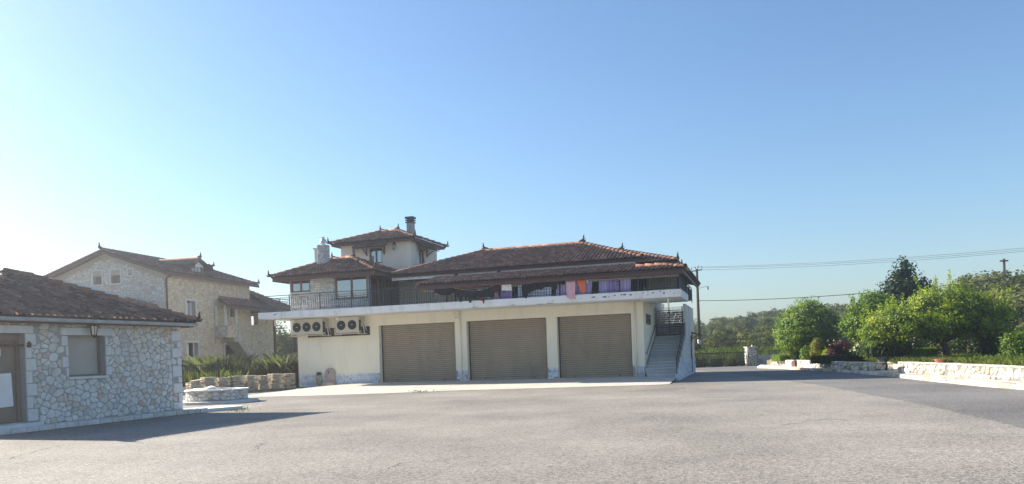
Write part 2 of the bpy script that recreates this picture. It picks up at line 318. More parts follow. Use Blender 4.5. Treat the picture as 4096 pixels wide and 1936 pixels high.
def ashlar_cells(a0, a1, b0, b1, hrow, l0, l1, holes, R):
    cells = []; b = b0; rows = max(1, round((b1-b0)/hrow)); h = (b1-b0)/rows
    for r in range(rows):
        a = a0-R.random()*l1
        while a < a1:
            l = R.uniform(l0, l1); x0, x1 = max(a, a0), min(a+l, a1); a += l
            if x1-x0 < 0.05: continue
            y0, y1 = b+r*h, b+(r+1)*h; j = h*0.07
            poly = [(x0, y0+R.uniform(0, j)), (x1, y0+R.uniform(0, j)), (x1, y1-R.uniform(0, j)), (x0, y1-R.uniform(0, j))]
            poly = clip_holes(poly, ((x0+x1)/2, (y0+y1)/2), holes)
            if len(poly) >= 3 and abs(area(poly)) > 0.004: cells.append(poly)
    return cells
def stone_into(mb, poly, fn, gap, depth, R, tint, soft=0.22):
    n = len(poly)
    if soft:
        out = []
        for i in range(n):
            p, q = poly[i], poly[(i+1) % n]; L_ = math.hypot(q[0]-p[0], q[1]-p[1])
            if L_ < gap*0.6: continue
            out += [(p[0]+(q[0]-p[0])*soft, p[1]+(q[1]-p[1])*soft), (q[0]+(p[0]-q[0])*soft, q[1]+(p[1]-q[1])*soft)]
        if len(out) >= 4: poly = out
    n = len(poly); cx = sum(p[0] for p in poly)/n; cy = sum(p[1] for p in poly)/n
    def ins(g):
        r = []
        for x, y in poly:
            d = math.hypot(x-cx, y-cy); k = max(0.25, 1-g/max(d, 1e-4)); r.append((cx+(x-cx)*k, cy+(y-cy)*k))
        return r
    r0 = ins(gap); r1 = ins(gap*1.0+min(0.02, depth*0.7)); tx, ty = R.uniform(-.12, .12), R.uniform(-.12, .12)
    vs = [fn(x, y, -0.01) for x, y in r0]+[fn(x, y, depth*0.55) for x, y in r0]+[fn(x, y, depth*(1+tx*(x-cx)*4+ty*(y-cy)*4)) for x, y in r1]
    fs = [(i, (i+1) % n, n+(i+1) % n, n+i) for i in range(n)]+[(n+i, n+(i+1) % n, 2*n+(i+1) % n, 2*n+i) for i in range(n)]+[tuple(range(2*n, 3*n))]
    mb.add(vs, fs, tint)
def lay_stones(parent, cells, fn, mat, R, gap=0.012, depth=0.035, camp=None, limit=300, soft=0.22, name='stone', flip=False):
    """the 'limit' stones nearest the viewer become parts, the rest one joined part"""
    if camp is not None:
        cells = sorted(cells, key=lambda p: (Vector(fn(p[0][0], p[0][1], 0))-camp).length-2.0*math.sqrt(abs(area(p))))
    rest = MB()
    for k, p in enumerate(cells):
        t = R.random(); d = depth*R.uniform(0.6, 1.25)
        if k < limit:
            mb = MB(); stone_into(mb, p, fn, gap, d, R, t, soft); mb.build(name, mat, parent)
        else: stone_into(rest, p, fn, gap, d, R, t, soft)
    if rest.v: tag(rest.build(name+'s_far', mat, parent), kind='stuff')
# ------------------------------------------------------------ clay tile roofs
def tile_mesh(name, r, ln, mat, tint, n=6, taper=0.8, lift=0.03):
    mb = MB(); vs = []
    for y, rr, dz in ((0, r, lift), (ln, r*taper, 0.0)):
        vs += [(-rr*math.cos(math.pi*k/n), y, rr*math.sin(math.pi*k/n)*1.15+dz) for k in range(n+1)]
    fs = [(k, k+1, n+2+k, n+1+k) for k in range(n)]
    inner = [(-(r-.018)*math.cos(math.pi*k/n), 0, (r-.018)*math.sin(math.pi*k/n)*1.15+lift) for k in range(n+1)]
    b = len(vs); vs += inner; fs += [(b+k, b+k+1, k+1, k) for k in range(n)]
    mb.add(vs, fs, tint); return mb
TILES = [tile_mesh('roof_tile', 0.084, 0.44, None, t) for t in (0.05, 0.25, 0.45, 0.6, 0.8, 1.0)]
RIDGES = [tile_mesh('ridge_tile', 0.125, 0.5, None, t, taper=0.82, lift=0.035) for t in (0.1, 0.35, 0.6, 0.9)]
TILE_ME = [t.mesh('roof_tile', M['tile'], True) for t in TILES]; RIDGE_ME = [t.mesh('ridge_tile', M['tile_ridge'], True) for t in RIDGES]
def orient(y, z):
    y = Vector(y).normalized(); z = Vector(z); x = y.cross(z).normalized(); z = x.cross(y); return Matrix((x, y, z)).transposed()
def tile_spots(P0, P1, top, holes=(), sp=0.215, row=0.36):
    """eave from P0 to P1, 'top' the rest of the roof plane's corners (from the P1 side to the P0 side): places for cover tiles"""
    P0, P1 = Vector(P0), Vector(P1); top = [Vector(t) for t in top]
    e = (P1-P0).normalized(); n = e.cross(top[0]-P0).normalized()
    if n.z < 0: n = -n
    s = n.cross(e).normalized()
    if s.z < 0: s = -s
    poly = [(0, 0), ((P1-P0).length, 0)]+[((t-P0).dot(e), (t-P0).dot(s)) for t in top]
    if area(poly) < 0: poly = poly[::-1]
    mx = max(p[1] for p in poly); Wd = max(p[0] for p in poly); mn = min(p[0] for p in poly); out = []
    def inside(x, y):
        n_ = len(poly)
        for i in range(n_):
            (ax, ay), (bx, by) = poly[i], poly[(i+1) % n_]
            if (bx-ax)*(y-ay)-(by-ay)*(x-ax) < -0.02*math.hypot(bx-ax, by-ay): return False
        return True
    k = 0; x = mn+sp*0.6; rot = orient(s, n)
    while x < Wd:
        y = -0.04; j = 0
        while y < mx:
            if inside(x, y+0.12) and inside(x, y+0.24): out.append((P0+e*(x+rnd.uniform(-.008, .008))+s*y+n*0.012, rot))
            y += row; j += 1
        x += sp; k += 1
    return out
def ridge_spots(A_, B_, step=0.4):
    A_, B_ = Vector(A_), Vector(B_); d = B_-A_; L_ = d.length; n = max(1, int(L_/step)); y = d.normalized(); rot = orient(y, (0, 0, 1))
    return [(A_+d*(i/n)+Vector((0, 0, 0.035)), rot) for i in range(n)]
def lay_tiles(roof, spots, ridges, camp, limit=300):
    spots = sorted(spots, key=lambda q: (q[0]-camp).length); rest = MB()
    for i, (p, rot) in enumerate(spots):
        k = rnd.randrange(len(TILES)); tw = rnd.uniform(-.03, .03)
        r = rot @ Matrix.Rotation(tw, 3, 'Z')
        if i < limit:
            o = put('roof_tile', TILE_ME[k], roof); o.matrix_local = Matrix.Translation(p) @ r.to_4x4()
        else:
            T = TILES[k]; rest.add([p+r @ Vector(v) for v in T.v], T.f, T.t[0])
    if rest.v: tag(rest.build('roof_tiles_far', M['tile'], roof, smooth=True), kind='stuff')
    for p, rot in ridges:
        o = put('ridge_tile', RIDGE_ME[rnd.randrange(4)], roof); o.matrix_local = Matrix.Translation(p) @ rot.to_4x4()
def finial(roof, p, dirn, s=1.0):
    """small upturned clay horn at the end of a ridge"""
    p = Vector(p); d = Vector((dirn[0], dirn[1], 0)).normalized(); z = Vector((0, 0, 1)); mb = MB()
    mb.tube([p-d*.12*s+z*.05*s, p+d*.05*s+z*.10*s, p+d*.14*s+z*.2*s, p+d*.13*s+z*.34*s, p+d*.17*s+z*.44*s], [.085*s, .085*s, .065*s, .04*s, .008*s], 6)
    mb.tube([p+d*.08*s+z*.06*s, p+d*.2*s+z*.08*s, p+d*.26*s+z*.15*s], [.06*s, .045*s, .006*s], 6)
    mb.build('finial', M['tile_bed'], roof, smooth=True)
def hip_roof(parent, camp, u0, u1, v0, v1, ze, ua, ub, vr, zr, tiled='FRL', board=0.16, finials=True, ridge_fin=True, limit=300, fscale=1.0, hips='FR FL BR BL', name='roof'):
    P = [Vector((u0,v0,ze)), Vector((u1,v0,ze)), Vector((u1,v1,ze)), Vector((u0,v1,ze))]; A_ = Vector((ua,vr,zr)); B_ = Vector((ub,vr,zr))
    mb = MB(); q = P+[A_, B_]+[p-Vector((0,0,.05)) for p in P]
    mb.add(q, [(0,1,5,4), (1,2,5), (2,3,4,5), (3,0,4), (0,6,7,1), (1,7,8,2), (2,8,9,3), (3,9,6,0), (6,9,8,7)])
    roof = mb.build(name, M['tile_bed'], parent)
    mb = MB(); i = 0.05                                            # timber eave boards below the tiles
    mb.box(u0+i, u1-i, v0+i, v0+i+.05, ze-.05-board, ze-.052); mb.box(u1-i-.05, u1-i, v0+i+.052, v1-i-.052, ze-.05-board, ze-.052)
    mb.box(u0+i, u1-i, v1-i-.05, v1-i, ze-.05-board, ze-.052); mb.box(u0+i, u0+i+.05, v0+i+.052, v1-i-.052, ze-.05-board, ze-.052)
    mb.box(u0+i+.052, u1-i-.052, v0+i+.052, v1-i-.052, ze-.09, ze-.056)
    mb.build('eave_board', M['redwood'], roof)
    sp = []
    if 'F' in tiled: sp += tile_spots(P[0], P[1], [B_, A_])
    if 'R' in tiled: sp += tile_spots(P[1], P[2], [B_])
    if 'L' in tiled: sp += tile_spots(P[3], P[0], [A_])
    if 'B' in tiled: sp += tile_spots(P[2], P[3], [A_, B_])
    rd = []
    for k, a, b in (('FL', P[0], A_), ('FR', P[1], B_), ('BR', P[2], B_), ('BL', P[3], A_)):
        if k in hips: rd += ridge_spots(a, b)
    if (B_-A_).length > 0.3: rd += ridge_spots(A_, B_)
    lay_tiles(roof, sp, rd, camp, limit)
    if finials:
        for k, p in (('FL', P[0]), ('FR', P[1]), ('BR', P[2]), ('BL', P[3])):
            if k in hips: finial(roof, p, (p.x-(u0+u1)/2, p.y-(v0+v1)/2), fscale)
    if ridge_fin: finial(roof, A_+Vector((0,0,.1)), (-1, 0), fscale*.9); finial(roof, B_+Vector((0,0,.1)), (1, 0), fscale*.9)
    return roof
def window(parent, fn, a0, a1, b0, b1, d, fw=0.07, div=1, mat='winframe', pane='pane', thick=0.06, name='window'):
    """frame bars with panes; fn(a, b, d); the panes sit behind the frame face"""
    mb = MB()
    def bx(x0, x1, y0, y1, e0, e1, m): 
        q = [fn(x0,y0,e0),fn(x1,y0,e0),fn(x1,y1,e0),fn(x0,y1,e0),fn(x0,y0,e1),fn(x1,y0,e1),fn(x1,y1,e1),fn(x0,y1,e1)]
        m.add(q, [(0,1,2,3),(7,6,5,4),(0,4,5,1),(1,5,6,2),(2,6,7,3),(3,7,4,0)])
    bx(a0, a1, b0, b0+fw, d-thick, d, mb); bx(a0, a1, b1-fw, b1, d-thick, d, mb); bx(a0, a0+fw, b0+fw, b1-fw, d-thick, d, mb); bx(a1-fw, a1, b0+fw, b1-fw, d-thick, d, mb)
    w = (a1-a0)/div
    for k in range(1, div): bx(a0+k*w-fw*.6, a0+k*w+fw*.6, b0+fw, b1-fw, d-thick, d-.002, mb)
    o = mb.build(name, M[mat], parent)
    for k in range(div):
        m = MB(); bx(a0+k*w+(fw if k == 0 else fw*.6), a0+(k+1)*w-(fw if k == div-1 else fw*.6), b0+fw, b1-fw, d-thick*.75, d-thick*.5, m); m.build('pane', M[pane], o)
    return o
# ------------------------------------------------------------ foliage
def quads_mesh(name, C, N, S, T, mat, aspect=0.55, bend=0.0):
    C = np.asarray(C, np.float32); n = len(C); N = np.asarray(N, np.float32); N /= np.linalg.norm(N, axis=1, keepdims=True)+1e-6
    r = nr.normal(size=(n, 3)).astype(np.float32); t = np.cross(N, r); t /= np.linalg.norm(t, axis=1, keepdims=True)+1e-6; b = np.cross(N, t)
    S = np.asarray(S, np.float32).reshape(-1, 1)
    v = np.empty((n, 4, 3), np.float32); v[:, 0] = C-t*S; v[:, 1] = C-b*S*aspect; v[:, 2] = C+t*S; v[:, 3] = C+b*S*aspect
    me = bpy.data.meshes.new(name); me.vertices.add(4*n); me.vertices.foreach_set('co', v.ravel())
    me.loops.add(4*n); me.loops.foreach_set('vertex_index', np.arange(4*n, dtype=np.int32)); me.polygons.add(n)
    me.polygons.foreach_set('loop_start', np.arange(0, 4*n, 4, dtype=np.int32)); me.update(calc_edges=True)
    at = me.attributes.new('tint', 'FLOAT', 'POINT'); at.data.foreach_set('value', np.repeat(np.clip(np.asarray(T, np.float32), 0, 1), 4))
    me.materials.append(mat); return me
def clumps(blobs, nclump, per, sig, size, up=0.35, shell=0.62, tint=(0.5, 0.25), squash=0.7):
    """leaf places: clumps spread through ellipsoids (x, y, z, rx, ry, rz)"""
    bl = np.array(blobs, float); vol = (bl[:, 3]*bl[:, 4]*bl[:, 5]) ** 0.72; pick = nr.choice(len(bl), nclump, p=vol/vol.sum())
    d = nr.normal(size=(nclump, 3)); d /= np.linalg.norm(d, axis=1, keepdims=True)
    rad = shell+(1-shell)*nr.random(nclump) ** 0.6; rad *= 1+0.16*nr.normal(size=nclump)*0.6
    cc = bl[pick, :3]+d*rad[:, None]*bl[pick, 3:]
    ct = nr.normal(tint[0], tint[1], nclump); cs = nr.uniform(0.6, 1.35, nclump)
    k = np.repeat(np.arange(nclump), per); g = np.clip(nr.normal(size=(len(k), 3)), -1.9, 1.9); g[:, 2] *= squash
    C = cc[k]+g*(sig*cs[k])[:, None]; N = d[k]*1.3+nr.normal(size=(len(k), 3))*0.6+np.array([0, 0, up])
    S = size*nr.uniform(0.6, 1.3, len(k)); T = ct[k]+nr.normal(0, 0.07, len(k))
    return C, N, S, T, cc
M['leaf_green'] = leaf_material('bright_green_leaves', [(0.025, 0.06, 0.014), (0.10, 0.18, 0.024), (0.22, 0.30, 0.035)], 0.32)
M['leaf_yellow'] = leaf_material('yellow_green_leaves', [(0.04, 0.085, 0.014), (0.15, 0.22, 0.025), (0.31, 0.36, 0.04)], 0.35)
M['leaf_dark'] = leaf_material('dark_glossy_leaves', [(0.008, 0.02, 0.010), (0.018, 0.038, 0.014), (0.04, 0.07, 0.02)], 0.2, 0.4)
M['leaf_olive'] = leaf_material('grey_green_leaves', [(0.045, 0.055, 0.024), (0.095, 0.11, 0.048), (0.16, 0.17, 0.08)], 0.25, 0.9)
M['leaf_hedge'] = leaf_material('hedge_leaves', [(0.016, 0.036, 0.012), (0.035, 0.075, 0.016), (0.07, 0.13, 0.022)], 0.3)
M['leaf_gold'] = leaf_material('golden_cypress_leaves', [(0.06, 0.075, 0.012), (0.17, 0.18, 0.02), (0.3, 0.28, 0.03)], 0.3)
M['leaf_purple'] = leaf_material('purple_leaves', [(0.03, 0.01, 0.014), (0.07, 0.018, 0.026), (0.13, 0.035, 0.045)], 0.35)
M['leaf_rosemary'] = leaf_material('grey_green_needles', [(0.03, 0.055, 0.025), (0.06, 0.1, 0.045), (0.1, 0.15, 0.07)], 0.3)
M['grass'] = leaf_material('grass_blades', [(0.05, 0.08, 0.022), (0.1, 0.135, 0.036), (0.17, 0.18, 0.065)], 0.3, 0.8)
M['dull_grass'] = leaf_material('dull_tall_grass', [(0.07, 0.085, 0.055), (0.10, 0.12, 0.075), (0.14, 0.155, 0.10)], 0.25, 0.9)  # dull olive green as the tall grass's own colour
M['petal'] = leaf_material('white_petals', [(0.6, 0.58, 0.5), (0.75, 0.73, 0.66), (0.85, 0.84, 0.8)], 0.3)
def plant(name, label, cat, base, blobs, n, per, sig, size, mat, group=None, trunk=None, limbs=9, up=0.35, shell=0.62, tint=(0.5, 0.25), aspect=0.55, part='foliage', extra=None):
    """base: world place of the stem's foot; blobs relative to it"""
    t = thing(name, label, cat, tuple(base), 0, group)
    C, N, S, T, cc = clumps(blobs, n, per, sig, size, up, shell, tint)
    if extra is not None:
        C2, N2, S2, T2 = extra; C = np.vstack([C, C2]); N = np.vstack([N, N2]); S = np.concatenate([S, S2]); T = np.concatenate([T, T2])
    put(part, quads_mesh(part, C, N, S, T, M[mat], aspect), t)
    if trunk:
        r0, h = trunk; mb = MB(); top = Vector((rnd.uniform(-.15, .15), rnd.uniform(-.15, .15), h))
        mb.tube([(0,0,-.12), (0.02, 0.01, h*.15), top*.55+Vector((.04, 0, 0)), top], [r0*1.35, r0*1.05, r0*.92, r0*.8], 9)
        zc = sum(b[2] for b in blobs)/len(blobs)
        for i in range(limbs):
            q = Vector(cc[rnd.randrange(len(cc))]); q = Vector((q.x*.8, q.y*.8, max(q.z, h+.2)))
            mid = top.lerp(q, .5)+Vector((rnd.uniform(-.12, .12), rnd.uniform(-.12, .12), rnd.uniform(0, .2)))
            mb.tube([top-Vector((0, 0, .1)), mid, q], [r0*.5, r0*.28, r0*.08], 6)
        mb.build('trunk', M['bark'], t, smooth=True)
    return t
def box_leaves(x0, x1, y0, y1, z0, z1, n, jit=0.03):
    """places on the faces of a clipped hedge"""
    a = [(x1-x0)*(z1-z0), (x1-x0)*(z1-z0), (y1-y0)*(z1-z0), (y1-y0)*(z1-z0), (x1-x0)*(y1-y0)]; a = np.array(a)/sum(a)
    f = nr.choice(5, n, p=a); X = nr.uniform(x0, x1, n); Y = nr.uniform(y0, y1, n); Z = nr.uniform(z0, z1, n); N = np.zeros((n, 3))
    Y[f == 0] = y0; Y[f == 1] = y1; X[f == 2] = x0; X[f == 3] = x1; Z[f == 4] = z1
    N[f == 0, 1] = -1; N[f == 1, 1] = 1; N[f == 2, 0] = -1; N[f == 3, 0] = 1; N[f == 4, 2] = 1
    C = np.stack([X, Y, Z], 1)+nr.normal(0, jit, (n, 3)); return C, N+nr.normal(0, .5, (n, 3))
def blades_mesh(name, P, H_, W_, lean, mat, tint=(0.5, 0.25)):
    n = len(P); P = np.asarray(P, np.float32); a = nr.uniform(0, 2*math.pi, n); d = np.stack([np.cos(a), np.sin(a), np.zeros(n)], 1)
    l = nr.normal(0, lean, (n, 3)); l[:, 2] = 0; H_ = np.asarray(H_).reshape(-1, 1)*nr.uniform(.5, 1.2, (n, 1)); up = np.array([[0, 0, 1.0]])
    v = np.empty((n, 4, 3), np.float32); v[:, 0] = P-d*W_; v[:, 1] = P+d*W_; v[:, 2] = P+d*W_*.6+(up+l*.5)*H_*.6; v[:, 3] = P+(up+l*1.2)*H_
    me = bpy.data.meshes.new(name); me.vertices.add(4*n); me.vertices.foreach_set('co', v.ravel())
    me.loops.add(4*n); me.loops.foreach_set('vertex_index', np.arange(4*n, dtype=np.int32)); me.polygons.add(n)
    me.polygons.foreach_set('loop_start', np.arange(0, 4*n, 4, dtype=np.int32)); me.update(calc_edges=True)
    at = me.attributes.new('tint', 'FLOAT', 'POINT'); at.data.foreach_set('value', np.repeat(np.clip(nr.normal(tint[0], tint[1], n), 0, 1).astype(np.float32), 4))
    me.materials.append(mat); return me
# ------------------------------------------------------------ the ground
_A = ground(1540, 1530, .2); _B = ground(2530, 1506, .2)
G = Frame(_A, math.atan2(_B[1]-_A[1], _B[0]-_A[0])); GC = G.cam()
def sst(a, b, x):
    t = np.clip((x-a)/(b-a), 0, 1); return t*t*(3-2*t)
def height(x, y):
    x = np.asarray(x, float); y = np.asarray(y, float)
    h = -0.06+1.1*sst(60, 76, y)
    h = h+sst(78, 150, y)*(1.6+3.4*sst(50, 110, x))
    h = h+2.9*sst(25, 52, x)*sst(28, 62, y)
    h = h+0.75*sst(-19, -22, x)*sst(42, 47, y)
    h = h+0.25*np.sin(x*.21+1)*np.sin(y*.17)*sst(64, 90, y)
    return h
def sheet(name, poly, z, mat, kind='structure', thick=0.0):
    mb = MB()
    if thick: mb.prism(poly, lambda a, b, d: (a, b, d), z-thick, z)
    else: mb.add([(x, y, z) for x, y in poly], [tuple(range(len(poly)))])
    return tag(mb.build(name, mat), kind=kind)
nx, ny = 150, 150
xs = np.concatenate([np.linspace(-330, -70, 20), np.linspace(-60, 140, 101), np.linspace(150, 330, 20)])
ys = np.concatenate([np.linspace(-110, -30, 10), np.linspace(-20, 220, 121), np.linspace(240, 420, 20)])
XX, YY = np.meshgrid(xs, ys); ZZ = height(XX, YY)
mb = MB(); nxx = len(xs)
mb.v = list(zip(XX.ravel().tolist(), YY.ravel().tolist(), ZZ.ravel().tolist())); mb.t = [0.5]*len(mb.v)
mb.f = [(j*nxx+i, j*nxx+i+1, (j+1)*nxx+i+1, (j+1)*nxx+i) for j in range(len(ys)-1) for i in range(nxx-1)]; mb.m = [0]*len(mb.f)
tag(mb.build('ground', M['soil'], smooth=True, fix=False), kind='structure')
yard = sheet('asphalt_yard', [(-60, -25), (19.4, -25), (19.4, 59.2), (-16.0, 59.2), (-16.0, 45.0), (-60, 45.0)], 0.0, M['asphalt'])
road_edge = [ground(x, y)[:2] for x, y in ((4300, 1765), (4096, 1710), (4000, 1690), (3850, 1652), (3700, 1620), (3600, 1600), (3500, 1583), (3350, 1552), (3250, 1537), (3150, 1523), (3080, 1512))]
re2 = []
for i in range(len(road_edge)-1):
    for k in range(8):
        t = k/8; p = road_edge[i]*(1-t)+road_edge[i+1]*t; re2.append((float(p[0]+rnd.uniform(-.07, .07)), float(p[1])))
sheet('road', [(19.3, 6.0)]+[(7.6, 6.0)]+re2+[(12.4, 42.0), (13.2, 58.9), (19.3, 58.9)], 0.004, M['asphalt_dark'])
def ribbon(parent, name, pts, w, mat, z=.003, jag=.05):
    P = []
    for i in range(len(pts)-1):
        a_, b_ = ground(*pts[i])[:2], ground(*pts[i+1])[:2]
        for t in np.linspace(0, 1, 9)[:-1]: P.append(a_*(1-t)+b_*t+nr.normal(0, jag, 2))
    P = np.array(P); mb = MB(); vs = []
    for i, p in enumerate(P):
        d = P[min(i+1, len(P)-1)]-P[max(i-1, 0)]; d /= np.linalg.norm(d)+1e-6; n = np.array([-d[1], d[0]]); k = w*rnd.uniform(.4, 1.2)*min(1, i/3+.2, (len(P)-1-i)/3+.2)
        vs += [(*(p+n*k), z), (*(p-n*k), z)]
    mb.add(vs, [(2*i, 2*i+1, 2*i+3, 2*i+2) for i in range(len(P)-1)]); mb.build(name, mat, parent)
for pts, w in (([(1000, 1810), (1040, 1790), (1076, 1764)], .012), ([(16, 1842), (140, 1805), (261, 1777)], .014), ([(1500, 1890), (1620, 1850), (1900, 1835)], .007), ([(2300, 1700), (2520, 1690), (2700, 1640)], .008), ([(560, 1900), (800, 1860)], .008)):
    ribbon(yard, 'crack', pts, w, M['crack'])
for pts in ([(3200, 1686), (3290, 1678), (3340, 1676), (3400, 1684)], [(3120, 1700), (3220, 1690)]): ribbon(yard, 'tyre_mark', pts, .05, M['tyre'], .003, .02)
# paved apron in front of the garages, falling to the yard and ramping down at its left end
ed = [G.loc(ground(x, y))[:2] for x, y in ((955, 1588), (1050, 1588), (1240, 1584), (1522, 1575), (1850, 1562), (2250, 1551), (2600, 1541), (2703, 1537))]
us = np.linspace(ed[0][0]-.4, 16.45, 90); fr = np.interp(us, [p[0] for p in ed], [p[1] for p in ed])
mb = MB(); nv = 14
for u, f in zip(us, fr):
    top = 0.25 if u > -5.7 else np.interp(u, [-9.5, -5.7], [fr[0]+1.2, 0.25])
    top = top if u > -5.7 else max(f+.4, top)
    if u > 14.9: top = -1.5
    for k in range(nv+1):
        v = f+(top-f)*k/nv; r = float(sst(-6.6, -0.6, u)); w = float(sst(0, 1, (v-f)/max(0.25-f, .1)))
        mb.v.append((u, v, 0.012+0.19*r*w)); mb.t.append(.5)
for i in range(len(us)-1):
    for k in range(nv): mb.f.append((i*(nv+1)+k, (i+1)*(nv+1)+k, (i+1)*(nv+1)+k+1, i*(nv+1)+k+1)); mb.m.append(0)
ap = mb.build('paved_apron', M['apron'], smooth=True); ap.location = tuple(G.o); ap.rotation_euler = (0, 0, G.ang); tag(ap, kind='structure')

# ------------------------------------------------------------ the house over the garages
house = thing('garage_house', 'cream rendered house with three bronze roller doors, balcony and tiled roofs', 'house', tuple(G.o), G.ang)
F0 = lambda a, b, d: (a, -d, b)
def FV(v): return lambda a, b, d: (a, v-d, b)
def FR(u): return lambda a, b, d: (u+d, a, b)
def FL(u): return lambda a, b, d: (u-d, a, b)
UL, UR = -5.63, 14.75
DOORS = [(-0.29, 4.38), (5.06, 9.61), (10.18, 14.12)]; ZS, ZT, ZD = 4.05, 4.42, 3.46
mb = holed_wall((UL, UR, -0.1, ZS-.002), [(a, b, -0.2, ZD) for a, b in DOORS], F0, 0.0, -0.42)
mb.box(UL, UL+.3, .422, 10.5, -.1, ZS-.002); mb.box(UR-.3, UR, .422, 10.5, -.1, ZS-.002); mb.box(UL+.302, UR-.302, 10.2, 10.5, -.1, ZS-.002)
wall = mb.build('wall', M['render'], house)
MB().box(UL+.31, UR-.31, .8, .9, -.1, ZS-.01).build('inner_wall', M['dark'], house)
holes = [(a-.0, b+.0, -1, 9) for a, b in DOORS]
zb = lambda u: float(0.02+0.19*sst(-6.6, -0.6, u))
lay_stones(wall, ashlar_cells(UL, UR, 0.05, .76, .118, .16, .5, holes, rnd), F0, M['ashlar'], rnd, 0.010, 0.03, GC, 320, soft=0.06)
MB().box(UL-.002, DOORS[0][0]-.004, -.012, -.001, -.1, .757).box(DOORS[0][1]+.004, DOORS[1][0]-.004, -.012, -.001, .0, .757).box(DOORS[1][1]+.004, DOORS[2][0]-.004, -.012, -.001, .0, .757).box(DOORS[2][1]+.004, UR-.002, -.012, -.001, .0, .757).build('plinth', M['mortar'], house)
# roller doors
for a, b in DOORS:
    d = MB().box(a+.07, b-.07, .41, .418, .2, ZD-.004).build('roller_door', M['dark'], house)
    for x0 in (a+.004, b-.07): MB().box(x0, x0+.066, .33, .409, .2, ZD-.004).build('guide_rail', M['iron'], d)
    n = 29; z0 = .215; h = (ZD-.01-z0)/n; prof = [(-.012, .0), (.012, .10), (.034, .34), (.036, .6), (.02, .86), (-.012, .97)]
    mb = MB(); vs = []
    for x in (a+.06, b-.06):
        vs += [(x, .385-py_, pz*h) for py_, pz in prof]
    k = len(prof); mb.add(vs, [(i, i+1, k+i+1, k+i) for i in range(k-1)])
    me = mb.mesh('slat', M['slat'])
    for i in range(n): put('slat', me, d, (0, 0, z0+i*h))
    MB().box(a+.06, b-.06, .34, .39, .202, .24).build('bottom_bar', M['slat'], d)
    for f in (.2, .82): MB().tube([(a+(b-a)*f, .325, .27), (a+(b-a)*f, .345, .27)], .035, 8).build('lock', M['blackiron'], d)
# downpipes on the front
for u in (4.72, 14.32):
    MB().tube([(u, -.06, .22), (u, -.06, ZS-.02)], .045, 8).build('downpipe', M['render'], house, smooth=True)
# ribbon window behind the air conditioners
window(house, F0, -4.9, -.84, 2.95, 3.45, .03, .07, 5, 'darkwood', 'pane_dark', .028)
# balcony slab
sb = MB(); sb.box(-6.85, 16.85, -2.0, 2.6, ZS, ZT); sb.box(-6.85, 14.75, 2.602, 10.6, ZS, ZT)
slab = sb.build('balcony_slab', M['slab'], house, bevel=.012)
def blotch(u, z, w, h, ang=0.0):
    n = 11; pts = []
    for k in range(n):
        r = rnd.uniform(.55, 1.0); a = 2*math.pi*k/n; x, y = w*r*math.cos(a), h*r*math.sin(a)
        pts.append((u+x*math.cos(ang)-y*math.sin(ang), z+x*math.sin(ang)+y*math.cos(ang)))
    MB().prism(pts, FV(-2.0), 0.0, 0.003).build('paint_loss', M['peel'], slab)
for px, py, w, h in ((2373, 1189, .13, .05), (2419, 1188, .14, .055), (2434, 1187, .03, .04), (2459, 1182, .05, .06), (2490, 1179, .18, .035), (2500, 1178, .1, .05), (2522, 1179, .09, .04), (2209, 1200, .03, .03), (2215, 1203, .03, .03), (2206, 1207, .025, .03), (2192, 1209, .02, .02), (2212, 1209, .03, .02), (2302, 1194, .03, .025), (2325, 1195, .025, .02), (2591, 1165, .05, .035), (2640, 1166, .06, .03), (2656, 1172, .06, .06), (2612, 1171, .09, .025), (2592, 1179, .03, .05), (2682, 1165, .03, .03), (2697, 1173, .04, .03), (2571, 1172, .06, .03)):
    u, _, z = G.atv(px, py, -2.0); blotch(u, z, w, h)
u, _, z = G.atv(1100, 1258, -2.0); blotch(u, z, .22, .03, .35)
for px, py in ((2200, 1212), (2160, 1215), (2050, 1219), (1900, 1227)):
    u, _, z = G.atv(px, py, -2.0); blotch(u, z-.02, .25, .02)
